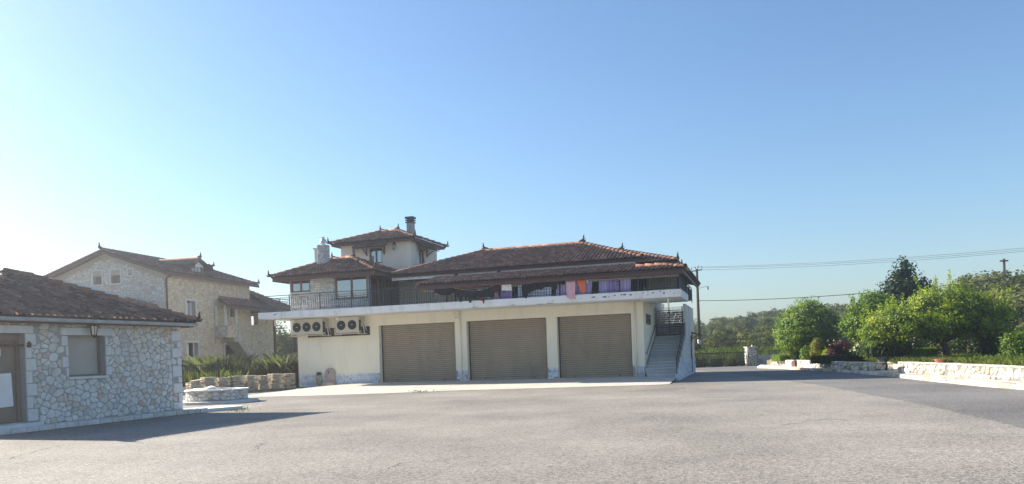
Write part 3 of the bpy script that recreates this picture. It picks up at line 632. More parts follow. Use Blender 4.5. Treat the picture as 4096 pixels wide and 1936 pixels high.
# railing
def railing(name, P0, P1, h=.92, step=.135, post=1.95, panels=True, mat='iron'):
    P0, P1 = Vector(P0), Vector(P1); d = P1-P0; L_ = d.length; e = d/L_; z = Vector((0, 0, 1)); mb = MB()
    mb.beam(P0+z*h, P1+z*h, .05, .035); mb.beam(P0+z*(h-.13), P1+z*(h-.13), .025, .022); mb.beam(P0+z*.09, P1+z*.09, .025, .022)
    r = mb.build(name, M[mat], house)
    bar = MB().box(-.008, .008, -.008, .008, .09, h-.13).mesh('baluster', M[mat]); pst = MB().box(-.022, .022, -.022, .022, 0, h).mesh('post', M[mat])
    rz = math.atan2(e.y, e.x); n = max(1, round(L_/post))
    for i in range(n+1): put('post', pst, r, P0+d*(i/n), (0, 0, rz))
    sc = []
    for i in range(n):
        s0 = L_*i/n; s1 = L_*(i+1)/n; mid = (s0+s1)/2; k = int((s1-s0)/step)
        for j in range(1, k):
            s = s0+(s1-s0)*j/k
            if panels and abs(s-mid) < .22: continue
            put('baluster', bar, r, P0+e*s, (0, 0, rz))
        if panels: sc.append(mid)
    if sc:
        mb = MB(); Q = lambda x, zz: (x, 0, zz)
        for sx in (-.2, .2): mb.beam(Q(sx, .09), Q(sx, h-.13), .018, .018, (1, 0, 0))
        mb.beam(Q(-.2, .16), Q(.2, .16), .016, .016); mb.beam(Q(-.2, h-.2), Q(.2, h-.2), .016, .016)
        for sx in (-1, 1):
            for z0, s2 in ((.30, 1), (h-.34, -1)):
                mb.tube([Q(sx*(.01+.075*t_*abs(math.cos(t_*5.2))+.02), z0+s2*.13*math.sin(t_*5.0)*(1-.4*t_)) for t_ in np.linspace(0.05, 1, 11)], .010, 5)
        mb.tube([Q(.06*math.cos(t_), .44+.09*math.sin(t_)) for t_ in np.linspace(0, 2*math.pi, 15)], .010, 5)
        me = mb.mesh('scroll_panel', M[mat])
        for s in sc: put('scroll_panel', me, r, P0+e*s, (0, 0, rz))
    return r
railing('balcony_railing', (-6.78, -1.93, ZT), (16.78, -1.93, ZT))
railing('side_railing', (16.78, -1.9, ZT), (16.78, 2.5, ZT), panels=False)
railing('end_railing', (-6.78, -1.9, ZT), (-6.78, 9.5, ZT))
# ground-floor right: recess wall, stair and flank
window(house, FR(UR), 1.05, 3.0, 2.9, 3.45, .02, .07, 2, 'winframe', 'pane_dark', .018)
lay_stones(wall, ashlar_cells(0.0, 3.0, .03, .76, .118, .16, .5, [], rnd), FR(UR), M['ashlar'], rnd, .010, .03, GC, 300, soft=.06)
st = MB().box(UR+.03, 16.5, 5.9, 10.2, -.1, 3.0).build('stair', M['concrete'], house)
SV0, SV1, NST = -1.55, 4.85, 15
run = (SV1-SV0)/NST; rise = 2.28/NST
for i in range(NST):
    v = SV0+i*run; t = (i+.5)/NST
    MB().box(UR+.06+.3*max(0, 1-i/3)*(i < 3), 16.42, v, v+run-.004 if i < NST-1 else 5.8, .0 if i == 0 else i*rise-.12, (i+1)*rise-.045).build('riser', M['stair_stone'], st)
    MB().box(UR+.05+.3*max(0, 1-i/3)*(i < 3), 16.44, v-.04, v+run-.006 if i < NST-1 else 5.8, (i+1)*rise-.042, (i+1)*rise, rnd.random()).build('tread', M['grey_ashlar'], st, bevel=.006)
lay_stones(st, ashlar_cells(UR+.05, 16.4, 2.3, 3.72, .13, .2, .5, [], rnd), FV(5.88), M['ashlar'], rnd, .012, .03, GC, 150, soft=.06)
# flank wall of the stair and the long side wall, faced right
prof = [(-1.62, -.1), (10.5, -.1), (10.5, ZS-.004), (4.3, ZS-.004), (4.2, 2.35), (SV0-.07, .30)]
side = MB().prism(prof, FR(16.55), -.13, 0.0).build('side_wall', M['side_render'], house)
cells = ashlar_cells(-1.6, 10.45, .0, .93, .115, .3, 1.0, [], rnd); cells = [c for c in cells if max(p[1] for p in c) < .32+(min(p[0] for p in c)+1.6)*.36]
lay_stones(side, cells, FR(16.55), M['ashlar'], rnd, .012, .045, GC, 300, soft=.06)
# handrails
hr = MB(); q0, q1 = (16.48, SV0, .12), (16.48, 4.9, 2.3)
for f in np.linspace(0, 1, 9):
    p = Vector(q0).lerp(Vector(q1), f); hr.beam(p, p+Vector((0, 0, .9)), .03, .03, (0, 1, 0))
hr.beam(Vector(q0)+Vector((0, 0, .9)), Vector(q1)+Vector((0, 0, .9)), .06, .05); hr.beam(Vector(q0)+Vector((0, 0, .45)), Vector(q1)+Vector((0, 0, .45)), .03, .22)
hr.beam((16.48, SV0, -.02), (16.48, SV0, 1.02), .05, .05, (0, 1, 0)); hr.beam((16.48, 4.9, 2.2), (16.48, 4.9, 4.0), .07, .07, (0, 1, 0))
hr.build('handrail', M['iron'], house)
MB().tube([(UR+.08, .3, 1.35), (UR+.08, 4.6, 2.95)], .022, 6).tube([(UR+.0, .3, 1.35), (UR+.08, .3, 1.35)], .015, 6).tube([(UR, 4.4, 2.88), (UR+.08, 4.4, 2.88)], .015, 6).build('wall_handrail', M['iron'], house)
gt = MB(); g0, g1 = UR+.1, 16.32
for u in (g0, (g0+g1)/2, g1): gt.box(u-.03, u+.03, 4.85, 4.91, 2.29, 3.95)
for z in (2.34, 2.78, 3.72): gt.box(g0+.03, g1-.03, 4.86, 4.9, z, z+.035)
gate_ = gt.build('stair_gate', M['iron'], house); bar = MB().box(-.009, .009, -.009, .009, 2.36, 3.94).mesh('bar', M['iron'])
for k in range(1, 22):
    u = g0+(g1-g0)*k/22
    if abs(u-(g0+g1)/2) > .03: put('bar', bar, gate_, (u, 4.88, 0))
# small canopy and pipe on the side wall
cz = 2.45
MB().prism([(0, 0), (.62, -.17), (.62, -.10), (0, .08)], lambda a, b, d: (16.55+a, d, cz+b), 8.2, 9.4).build('side_canopy', M['tile_bed'], house)
MB().beam((16.56, 8.3, cz-.35), (16.95, 8.3, cz-.12), .05, .05).beam((16.57, 8.3, cz-.5), (16.57, 8.3, cz-.02), .05, .05, (0, 1, 0)).build('canopy_bracket', M['wood'], house)
MB().tube([(16.6, 7.2, .1), (16.6, 7.2, 2.3)], .035, 7).build('side_pipe', M['iron'], house, smooth=True)
MB().tube([(16.2, -1.7, ZS), (16.2, -1.7, ZS-.12), (16.2, -1.55, ZS-.22), (16.2, -1.55, ZS-.5)], .04, 8).build('drain_spout', M['render'], house, smooth=True)
MB().tube([(-6.3, -1.2, ZS), (-6.3, -1.2, ZS-.35), (-6.15, -1.2, ZS-.42)], .05, 8).build('drain_spout', M['render'], house, smooth=True)
MB().box(-6.6, -6.45, 7.4, 7.55, 0, ZS).build('slab_post', M['redwood'], house)
MB().box(-6.1, -5.98, 10.3, 10.42, 0, ZS).build('slab_post', M['redwood'], house)

# ------------------------------------------------------------ upper floor: sunroom at the left
SU0, SU1, SVF, STOP = -5.63, -.49, -.6, 6.368
w1 = (-5.56, -4.28, 5.59, 6.35); w2 = (-2.64, -.56, 5.03, 6.35)
sw = holed_wall((SU0, SU1, ZT, STOP), [w1, w2], FV(SVF), 0, -.25); sw.box(SU0, SU0+.25, SVF+.252, 3.28, ZT, 5.58); sw.box(SU0, SU0+.25, 1.4, 3.28, 5.582, STOP)
swall = sw.build('sunroom_wall', M['mortar'], house)
lay_stones(swall, ashlar_cells(SU0, SU1, ZT, STOP, .135, .16, .48, [(*w1[:2], 5.585, 9), (*w2[:2], w2[2]-.02, 9)], rnd), FV(SVF), M['grey_ashlar'], rnd, .011, .03, GC, 300, soft=.07)
window(house, FV(SVF), *w1, -.05, .09, 2); window(house, FV(SVF), *w2, -.02, .1, 2)
window(house, FL(SU0), SVF+.26, 1.38, 5.59, 6.35, -.05, .09, 2, pane='pane')
MB().box(SU0-.05, w1[1]+.03, SVF-.06, SVF+.02, 5.545, 5.583).build('sill', M['slab'], house)
gl = FR(SU1)
MB().box(SU1-.12, SU1, SVF+.002, -.42, ZT, STOP-.002).box(SU1-.12, SU1, 3.1, 3.28, ZT, STOP).build('corner_post', M['winframe'], house)
for a, b in ((-.41, .55), (.56, 1.5), (1.51, 2.4), (2.41, 3.09)): window(house, gl, a, b, ZT+.03, 6.3, -.02, .09, 1, pane='pane_dark', name='glazed_door')
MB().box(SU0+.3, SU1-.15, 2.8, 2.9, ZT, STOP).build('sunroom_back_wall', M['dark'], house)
hip_roof(house, GC, -6.3, .32, -1.45, 3.95, 6.46, -3.75, -2.5, 1.25, 7.58, 'FRL', limit=300, board=.2)
# chimney on the sunroom
ch = MB().box(-4.32, -3.78, .35, .85, 6.7, 8.42).build('chimney', M['mortar'], house)
lay_stones(ch, ashlar_cells(-4.32, -3.78, 6.8, 8.42, .12, .12, .32, [], rnd), FV(.35), M['grey_ashlar'], rnd, .010, .025, GC, 200, soft=.07)
lay_stones(ch, ashlar_cells(.35, .85, 6.8, 8.42, .12, .12, .32, [], rnd), FR(-3.78), M['grey_ashlar'], rnd, .010, .025, GC, 200, soft=.07)
MB().box(-4.56, -4.32, .45, .75, 6.7, 8.18).box(-4.62, -4.33, .4, .8, 8.182, 8.26).build('flue', M['grey_ashlar'], ch)
MB().lathe([(.1, 0), (.1, .12), (.22, .13), (.22, .18), (.17, .33), (.07, .4), (.07, .45), (.12, .46), (.12, .48)], 14, (-4.05, .6, 8.42)).build('cowl', M['steel'], ch, smooth=False)

# ------------------------------------------------------------ tower
TU0, TU1, TV0, TV1, TT = -4.42, .36, 3.3, 7.4, 8.72
tw = (-2.45, -1.57, 7.47, 8.44); tr = (4.48, 5.4, 7.45, 8.36)
tb = holed_wall((TU0, TU1, ZT, TT), [tw], FV(TV0), 0, -.2); holed_wall((TV0+.202, TV1, ZT, TT), [tr], FR(TU1), 0, -.2, mb=tb)
tb.box(TU0, TU0+.2, TV0+.202, TV1, ZT, TT); tb.box(TU0+.202, TU1-.202, TV1-.2, TV1, ZT, TT)
twall = tb.build('tower_wall', M['tower_render'], house)
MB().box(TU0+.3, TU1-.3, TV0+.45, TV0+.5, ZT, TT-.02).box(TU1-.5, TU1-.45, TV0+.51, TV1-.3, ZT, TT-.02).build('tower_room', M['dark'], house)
window(house, FV(TV0), *tw, -.08, .08, 2, 'wood', 'pane'); window(house, FR(TU1), *tr, -.08, .08, 2, 'wood', 'pane_dark')
hip_roof(house, GC, -4.9, .84, 2.85, 7.85, TT+.10, -2.55, -1.5, 5.34, 9.72, 'FRL', limit=300, board=.1)
def canopy(fn, a0, a1, ztop, drop, out, cols, brackets):
    """small tiled lean-to over a window; fn(a, z, d)"""
    mb = MB(); q = [fn(a0, ztop, 0), fn(a1, ztop, 0), fn(a1+.08, ztop-drop, out), fn(a0-.08, ztop-drop, out)]
    mb.add(q+[tuple(Vector(p)-Vector((0, 0, .06))) for p in q], [(0,1,2,3),(4,7,6,5),(0,4,5,1),(1,5,6,2),(2,6,7,3),(3,7,4,0)])
    c = mb.build('window_canopy', M['wood'], house)
    sp = tile_spots(q[3], q[2], [q[1], q[0]]); 
    lay_tiles(c, sp, [], GC, 80)
    for a in brackets:
        MB().beam(fn(a, ztop-.12, .03), fn(a, ztop-.72, .03), .06, .06, fn(1, 0, 0)).beam(fn(a, ztop-.62, .04), fn(a, ztop-drop-.06, out*.8), .05, .05).build('bracket', M['wood'], c)
canopy(FV(TV0), -3.15, -1.2, 8.70, .28, .62, 9, (-2.62, -1.4)); canopy(FR(TU1), 4.25, 6.2, 8.66, .28, .62, 9, (4.5, 5.7))
ch = MB().box(-1.06, -.66, 5.9, 6.3, 8.9, 10.28).build('tower_chimney', M['concrete'], house)
for k in range(3): MB().box(-1.12-.02*(k == 2), -.60+.02*(k == 2), 5.84, 6.36, 10.30+k*.14, 10.37+k*.14+.05*(k == 2)).build('cap_plate', M['blackiron'], ch)
MB().box(-1.02, -.70, 5.94, 6.26, 10.281, 10.57).build('cap_core', M['dark'], ch)
# lean-to on the far side of the tower
lt = MB().prism([(-6.4, 7.72), (-4.43, 8.28), (-4.43, 8.36), (-6.4, 7.8)], FV(6.4), -1.8, 0).build('terrace_canopy', M['redwood'], house)
for u in (-6.2, -5.0): MB().box(u, u+.09, 6.3, 6.39, ZT, 7.75+.28*(u+6.4)-.1).build('terrace_post', M['redwood'], lt)
MB().box(-6.3, -4.5, 6.42, 6.5, 7.35, 7.6).build('terrace_beam', M['redwood'], lt)

# ------------------------------------------------------------ main upper floor with porch
PV = .6
mb = holed_wall((3.0, 16.4, ZT, 6.2), [(a, a+1.3, ZT+.1, 5.95) for a in (4.2, 6.6, 9.0, 11.5, 13.6)], FV(PV), 0, -.2); mw = mb.build('upper_wall', M['tarp'], house)
for a in (4.2, 6.6, 9.0, 11.5, 13.6): window(house, FV(PV), a, a+1.3, ZT+.1, 5.95, -.06, .08, 2, 'darkwood', 'pane_dark', name='porch_window')
MB().box(.37, 14.5, PV-.03, PV+.08, 6.02, 6.30).build('fascia', M['slab'], house)
MB().box(TU1+.01, 3.0, 3.2, 3.4, ZT, 6.2).build('passage_wall', M['render'], house)
for px in (1826, 1997):
    u = G.atv(px, 1088, PV)[0]; MB().box(u-.09, u+.09, PV-.07, PV-.032, 6.08, 6.22).build('fascia_bracket', M['blackiron'], house)
hip_roof(house, GC, .4, 14.75, .42, 9.55, 6.32, 4.62, 10.62, 5.0, 7.92, 'FR', limit=300, board=.1, finials=False, hips='FR BR FL', fscale=1.2)
# wing roof at the right
wa = [Vector(p) for p in ((14.55, .0, 5.99), (16.5, .0, 5.99), (12.9, 5.0, 7.3), (16.5, 9.9, 5.99), (14.55, .0, 5.85), (16.5, .0, 5.85), (16.5, 9.9, 5.85))]
mb = MB(); mb.add(wa, [(0, 1, 2), (1, 3, 2), (0, 4, 5, 1), (1, 5, 6, 3)]); wr = mb.build('wing_roof', M['tile_bed'], house)
lay_tiles(wr, tile_spots(wa[0], wa[1], [wa[2]])+tile_spots(wa[1], wa[3], [wa[2]]), ridge_spots(wa[1], wa[2])+ridge_spots(wa[3], wa[2]), GC, 300)
finial(wr, wa[1], (1, -1)); finial(wr, wa[2]+Vector((0, 0, .1)), (1, 0))
# porch roof
e0, e1 = Vector((3.15, -2.32, 5.37)), Vector((17.12, -2.32, 5.37)); k = (6.02-5.37)/(PV+2.32)
def pz(v): return 5.37+k*(v+2.32)
t1, t2 = Vector((14.62, PV-.03, pz(PV-.03))), Vector((3.15, PV-.03, pz(PV-.03)))
mb = MB(); q = [e0, e1, Vector((16.0, -1.15, pz(-1.15))), Vector((14.62, -1.15, pz(-1.15))), t1, t2]
mb.add(q+[p-Vector((0, 0, .07)) for p in q], [(0,1,2,3), (0,3,4,5), (6,9,8,7), (6,11,10,9), (0,6,7,1), (1,7,8,2), (2,8,9,3), (3,9,10,4), (5,11,6,0)])
r1, r2 = Vector((17.12, 8.6, 5.37)), Vector((16.0, 8.6, pz(-1.15)))
mb.add([e1, r1, r2, q[2]]+[p-Vector((0, 0, .07)) for p in (e1, r1, r2, q[2])], [(0,1,2,3), (4,7,6,5), (0,4,5,1), (1,5,6,2), (2,6,7,3)])
mb.add([q[2], r2, Vector((14.62, 8.6, pz(-1.15))), q[3]], [(0, 1, 2, 3)])
porch = mb.build('porch_roof', M['tile_bed'], house)
sp = tile_spots(e0, Vector((14.6, -2.32, 5.37)), [t1, t2])+tile_spots(Vector((14.6, -2.32, 5.37)), e1, [q[2], q[3]])+tile_spots(e1, r1, [r2, q[2]])
rd = ridge_spots(q[3], q[2])+ridge_spots(e1, q[2])+ridge_spots(q[2], r2)
lay_tiles(porch, sp, rd, GC, 300)
finial(porch, e1-Vector((.25, -.25, -.1)), (1, -1), .8)
MB().box(3.2, 17.05, -2.27, -2.22, 5.12, 5.295).box(17.0, 17.05, -2.218, 8.55, 5.12, 5.295).build('eave_board', M['redwood'], porch)
MB().box(3.25, 16.98, -2.2, 1.0, 5.24, 5.27).build('porch_ceiling', M['wood'], porch)
MB().box(3.4, 16.75, -1.88, -1.78, 5.04, 5.13).box(16.66, 16.76, -1.77, 2.4, 5.04, 5.13).build('porch_beam', M['concrete'], porch)
for px in (1786, 2000, 2240, 2602, 2705):
    u = G.atv(px, 1150, -1.83)[0]; MB().box(u-.05, u+.05, -1.87, -1.79, ZT, 5.04).build('porch_post', M['redwood'], porch)
# white wall panel and rear railing on the right side
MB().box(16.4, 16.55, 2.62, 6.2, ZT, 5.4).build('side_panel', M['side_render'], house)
MB().box(14.9, 16.38, 2.62, 2.75, ZT, 5.9).build('side_return', M['darkwood'], house)
railing('rear_railing', (16.5, 6.25, ZT), (16.5, 10.5, ZT), panels=False, mat='redwood')
for v in (6.6, 8.4): MB().box(16.4, 16.5, v, v+.1, ZT+.02, 5.3).build('rear_post', M['redwood'], house)
# ------------------------------------------------------------ things fixed to or hanging on the house (house axes: u right, v back)
def gthing(name, label, cat, u, v, z, group=None):
    return thing(name, label, cat, tuple(G.w(u, v, z)), G.ang, group)
def ac_unit(u0, w, nfan, label):
    """outdoor unit hung under the slab; local x along its front, -y towards the yard"""
    t = gthing('air_conditioner', label, 'air conditioner', u0, -.72, 3.12, 'air conditioners under the balcony')
    h, dp = .9, .42
    MB().box(0, w, 0, dp, 0, h).build('casing', M['beige'], t, bevel=.015)
    for k in range(nfan):
        cx = w*(k+.5)/nfan; r = min(.27, w/nfan*.415); cz = h*.47
        g = MB().lathe([(r, 0), (r, .02), (r*.97, .022), (r*.97, 0.004)], 22); g.v = [(cx+a, -.001-c, cz+b) for a, b, c in g.v]
        f = g.build('fan', M['fan'], t)
        mb = MB()
        for j in range(1, 6): mb.tube([(cx+r*j/6*math.cos(a), -.026, cz+r*j/6*math.sin(a)) for a in np.linspace(0, 2*math.pi, 20)], .004, 4, cap=False)
        for j in range(12): mb.tube([(cx, -.028, cz), (cx+r*math.cos(j*math.pi/6), -.028, cz+r*math.sin(j*math.pi/6))], .0035, 4)
        mb.build('grille', M['blackiron'], f)
        MB().box(cx-.045, cx+.045, -.036, -.03, cz-.015, cz+.025).build('badge', M['steel'], f)
    fr = MB()
    for x in (-.07, w+.03):
        fr.beam((x, .02, -.12), (x, .02, .93), .045, .045, (0, 1, 0)); fr.beam((x, .70, -.12), (x, .70, .93), .045, .045, (0, 1, 0)); fr.beam((x, .02, -.1), (x, .70, -.1), .04, .04)
    fr.beam((-.05, .05, -.06), (w+.05, .05, -.06), .04, .04); fr.beam((-.05, .38, -.06), (w+.05, .38, -.06), .04, .04)
    fr.build('frame', M['beige'], t)
    MB().tube([(w+.06, .25, .5), (w+.16, .3, .4), (w+.18, .4, .1), (w+.14, .5, -.08), (w+.25, .6, -.1)], .022, 6).tube([(w+.05, .3, .7), (w+.22, .35, .62), (w+.24, .5, .2), (w+.2, .7, .1)], .018, 6).build('pipe', M['pvc'], t, smooth=True)
    MB().box(w-.012, w+.012, .05, .36, .1, .7).build('side_grille', M['fan'], t)
    MB().box(.05 if nfan == 2 else .02, .2 if nfan == 2 else .17, -.03, -.002, h-.16, h-.02).build('junction_box', M['white'], t)
    return t
ac_unit(-5.5, 1.95, 3, 'beige air conditioner with three dark round fans at the wall corner')
ac_unit(-2.62, 1.4, 2, 'beige air conditioner with two dark round fans')
# hose on its reel
t = gthing('garden_hose', 'yellow green hose coiled on a dark wall holder above the white plinth', 'hose', -4.2, -.06, .06)
mb = MB(); pts = []
for k in range(90):
    a = 2*math.pi*k/18; r = 1+.10*math.sin(k*1.7)
    pts.append((.165*r*math.sin(a), -.05-.012*(k % 5), .42+.37*r*math.cos(a)*.98))
mb.tube(pts, .018, 6); mb.build('hose', M['hose'], t, smooth=True)
MB().tube([(-.16, -.03, .5), (-.05, -.06, .3), (.1, -.05, .28), (.16, -.03, .42)], .017, 6).build('hose_end', M['hose'], t, smooth=True)
MB().prism([(-.13, .66), (.13, .66), (.12, .78), (.05, .85), (-.05, .85), (-.12, .78)], F0, -.05, .13).build('holder', M['iron'], t)
# arched wall fountain
t = gthing('wall_fountain', 'small arched pink stone fountain with tap against the wall', 'fountain', -3.46, -.02, .07)
arch = lambda w, h, z0=0: [(-w, z0), (w, z0)]+[(w*math.cos(a), h+w*math.sin(a)) for a in np.linspace(0, math.pi, 11)]
MB().prism(arch(.315, .74), F0, -.01, .12).build('back_slab', M['pink_stone'], t, bevel=.01)
MB().prism(arch(.195, .76, .2), F0, .121, .124).build('niche', M['pink_stone'], t)
mo = MB()
for i in range(10):
    a0 = math.pi*i/10; a1 = math.pi*(i+1)/10-.03
    mo.prism([(.2*math.cos(a0), .76+.2*math.sin(a0)), (.3*math.cos(a0), .76+.3*math.sin(a0)), (.3*math.cos(a1), .76+.3*math.sin(a1)), (.2*math.cos(a1), .76+.2*math.sin(a1))], F0, .122, .15, rnd.random())
for s in (-1, 1):
    for i in range(4): mo.prism([(s*.2, .2+i*.14), (s*.3, .2+i*.14), (s*.3, .33+i*.14), (s*.2, .33+i*.14)], F0, .122, .15)
mo.build('surround', M['pink_stone'], t)
MB().box(-.34, .34, -.34, -.125, 0, .2).box(-.42, -.345, -.3, -.1, 0, .12).build('basin', M['pink_stone'], t, bevel=.012)
MB().tube([(-.04, -.12, .8), (-.04, -.2, .8), (-.04, -.22, .75)], .017, 6).box(-.1, .02, -.17, -.15, .83, .85).build('tap', M['blackiron'], t)
# camera on the pillar between the first two doors
t = gthing('security_camera', 'small white dome camera hanging from conduit beside the first downpipe', 'camera', 4.5, -.02, 3.62)
MB().lathe([(.001, 0), (.045, .01), (.055, .05), (.05, .1), (.02, .12)], 12, (0, -.09, .02)).build('dome', M['white'], t, smooth=True)
MB().lathe([(.001, 0), (.03, .008), (.035, .03)], 10, (.03, -.13, .04)).build('lens', M['blackiron'], t)
MB().tube([(0, -.06, .14), (-.13, -.04, .16), (-.15, -.04, .4)], .014, 6).box(-.21, -.09, -.08, 0, .33, .43).build('conduit', M['render'], t)
t = gthing('junction_box', 'cream junction box with cable under the balcony by the corner downpipe', 'junction box', 14.0, -.03, 3.86)
MB().box(-.08, .08, -.07, .03, 0, .14).tube([(.08, -.03, .1), (.45, -.03, .14), (1.1, -.03, .13)], .013, 5).build('box', M['render'], t)
def lantern(name, label, loc, rz, s=1.0, arm=True, group=None):
    t = thing(name, label, 'lamp', loc, rz, group)      # wall behind at +y
    MB().box(-.05*s, .05*s, -.015, .02, -.02*s, .16*s).tube([(0, 0, .12*s), (0, -.1*s, .2*s), (0, -.17*s, .14*s), (0, -.17*s, .06*s)], .013*s, 6).build('arm', M['blackiron'], t)
    mb = MB().lathe([(.02*s, .08*s), (.1*s, .0), (.11*s, -.02*s), (.095*s, -.03*s)], 6, (0, -.17*s, 0)); mb.lathe([(.07*s, -.26*s), (.05*s, -.29*s), (.015*s, -.33*s)], 6, (0, -.17*s, 0))
    for k in range(6):
        a = k*math.pi/3; mb.tube([(.095*s*math.cos(a), -.17*s+.095*s*math.sin(a), -.03*s), (.065*s*math.cos(a), -.17*s+.065*s*math.sin(a), -.26*s)], .008*s, 4)
    mb.build('cage', M['blackiron'], t)
    MB().lathe([(.085*s, -.035*s), (.058*s, -.255*s)], 6, (0, -.17*s, 0)).build('glass', M['pane'], t)
    return t
for u, lab in ((-3.45, 'black wall lantern beside the tower window, near the sunroom chimney'), (-.68, 'black wall lantern beside the tower window, near the tower corner')):
    lantern('wall_lantern', lab, tuple(G.w(u, TV0-.02, 8.52)), G.ang, 1.0, group='lanterns on the tower')

# ------------------------------------------------------------ washing
CL = {}
def cloth_mat(n, a, b=None, sc=6): CL[n] = material('cloth_'+n, a, b or tuple(x*1.2 for x in a), sc, 0.95, 0.2, 60); return CL[n]
cloth_mat('black', (.012, .014, .018)); cloth_mat('navy', (.014, .017, .026)); cloth_mat('maroon', (.06, .014, .02)); cloth_mat('white', (.7, .7, .72)); cloth_mat('pink', (.6, .35, .42)); cloth_mat('orange', (.68, .16, .08))
cloth_mat('lilac', (.42, .37, .66)); cloth_mat('violet', (.28, .22, .52)); cloth_mat('red', (.2, .015, .03)); cloth_mat('teal', (.1, .22, .26)); cloth_mat('grey', (.14, .17, .2)); cloth_mat('charcoal', (.022, .024, .03))
def check_mat():
    m = bpy.data.materials.new('blue_white_check'); m.use_nodes = True; nt = m.node_tree; L = nt.links.new; bs = nt.nodes['Principled BSDF']; bs.inputs['Roughness'].default_value = .95
    at = nd(nt, 'ShaderNodeAttribute'); at.attribute_name = 'st'; se = nd(nt, 'ShaderNodeSeparateXYZ'); L(at.outputs['Vector'], se.inputs[0]); f = []
    for i in (0, 1):
        w = nd(nt, 'ShaderNodeMath', operation='MULTIPLY'); w.inputs[1].default_value = 6.5; L(se.outputs[i], w.inputs[0])
        fr = nd(nt, 'ShaderNodeMath', operation='FRACT'); L(w.outputs[0], fr.inputs[0]); g = nd(nt, 'ShaderNodeMath', operation='LESS_THAN'); g.inputs[1].default_value = .38; L(fr.outputs[0], g.inputs[0]); f.append(g.outputs[0])
    ad = nd(nt, 'ShaderNodeMath', operation='ADD'); L(f[0], ad.inputs[0]); L(f[1], ad.inputs[1]); hv = nd(nt, 'ShaderNodeMath', operation='MULTIPLY'); hv.inputs[1].default_value = .5; L(ad.outputs[0], hv.inputs[0])
    mx = nd(nt, 'ShaderNodeMix', data_type='RGBA'); mx.inputs['A'].default_value = (.62, .7, .8, 1); mx.inputs['B'].default_value = (.13, .22, .42, 1); L(hv.outputs[0], mx.inputs['Factor']); L(mx.outputs['Result'], bs.inputs['Base Color'])
    return m
CL['check'] = check_mat()
ZA = lambda x, y: (1700+x*.15528, 1080+y*.15534)      # enlarged detail to photograph pixels
ZB = lambda x, y: (2050+x*.1941, 1080+y*.1942)
LV_ = -2.07
def cloth(name, label, cat, top, bot, mat, v=LV_, wave=.02, nx=18, ny=9, group=None, folds=3.0):
    """cloth between a top and a bottom outline (pixels, left to right), with folds and a little thickness"""
    T = np.array([G.atv(*p, v) for p in top])[:, [0, 2]]; B = np.array([G.atv(*p, v) for p in bot])[:, [0, 2]]
    def samp(P, n):
        s = np.concatenate([[0], np.cumsum(np.hypot(*np.diff(P, axis=0).T))]); s /= s[-1]; q = np.linspace(0, 1, n); return np.stack([np.interp(q, s, P[:, 0]), np.interp(q, s, P[:, 1])], 1)
    a, b = samp(T, nx), samp(B, nx); ph = rnd.uniform(0, 6); o = a[0]; vs = []; st = []
    for j in range(ny):
        t = j/(ny-1)
        for i in range(nx):
            p = a[i]*(1-t)+b[i]*t; s = i/(nx-1)
            vs.append((p[0]-o[0], wave*(.25+t)*(math.sin(s*6.28*folds+ph+t*1.2)+.5*math.sin(s*6.28*folds*2.3+ph*2-t)), p[1]-o[1])); st.append((p[0], p[1], 0))
    mb = MB(); mb.add(vs, [(j*nx+i, j*nx+i+1, (j+1)*nx+i+1, (j+1)*nx+i) for j in range(ny-1) for i in range(nx-1)])
    me = mb.mesh(name, CL[mat], True, False); at = me.attributes.new('st', 'FLOAT_VECTOR', 'POINT'); at.data.foreach_set('vector', np.array(st, np.float32).ravel())
    ob = put(name, me, None, tuple(G.w(o[0], v, o[1])), (0, 0, G.ang)); sm = ob.modifiers.new('thickness', 'SOLIDIFY'); sm.thickness = .008; sm.offset = 0
    return tag(ob, label, cat, group)
a, b = ZA, ZB
cloth('cardigan', 'black cardigan hanging near the left end of the line', 'clothes', [a(215,478), a(360,455), a(610,440), a(700,470)], [a(240,590), a(340,600), a(390,640), a(500,655), a(560,640), a(690,640)], 'black')
cloth('trousers', 'black trousers with one leg dangling over the slab edge beside the cardigan', 'clothes', [a(610,445), a(760,480), a(900,500), a(1010,520)], [a(690,585), a(780,590), a(840,660), a(890,820), a(940,825), a(970,780), a(965,700), a(1010,690)], 'navy', nx=26)
cloth('leggings', 'charcoal leggings with the longest leg hanging over the slab edge', 'clothes', [a(1000,518), a(1150,535), a(1240,535)], [a(1000,690), a(1080,715), a(1110,680), a(1140,842), a(1192,842), a(1212,690), a(1240,690)], 'charcoal', nx=26)
cloth('black_shirt', 'black shirt sagging between the leggings and the red strap top', 'clothes', [a(1235,535), a(1390,530), a(1500,515)], [a(1230,690), a(1290,700), a(1380,660), a(1430,700), a(1500,690)], 'black')
cloth('dark_jumper', 'dark jumper pegged with yellow pegs next to the maroon top', 'clothes', [a(1490,520), a(1590,480), a(1740,415)], [a(1500,690), a(1600,680), a(1700,685), a(1800,670), a(1780,560)], 'navy')
cloth('maroon_top', 'maroon top with a loose dangling sleeve beside the white cloth', 'clothes', [a(1735,415), a(1850,380), a(1940,362)], [a(1780,590), a(1850,575), a(1890,555), a(1888,690), a(1918,695), a(1940,540)], 'maroon', nx=22)
cloth('white_cloth', 'white cloth pegged by both corners on the line', 'cloth', [a(1978,345), a(2100,338), a(2225,352)], [a(1972,525), a(2100,528), a(2243,528)], 'white')
cloth('red_strap_top', 'small red garment with a strap hanging low over the slab', 'clothes', [a(1440,700), a(1510,690)], [a(1425,785), a(1480,792), a(1505,860), a(1520,875), a(1530,780)], 'red', v=LV_-.03, nx=10, ny=6)
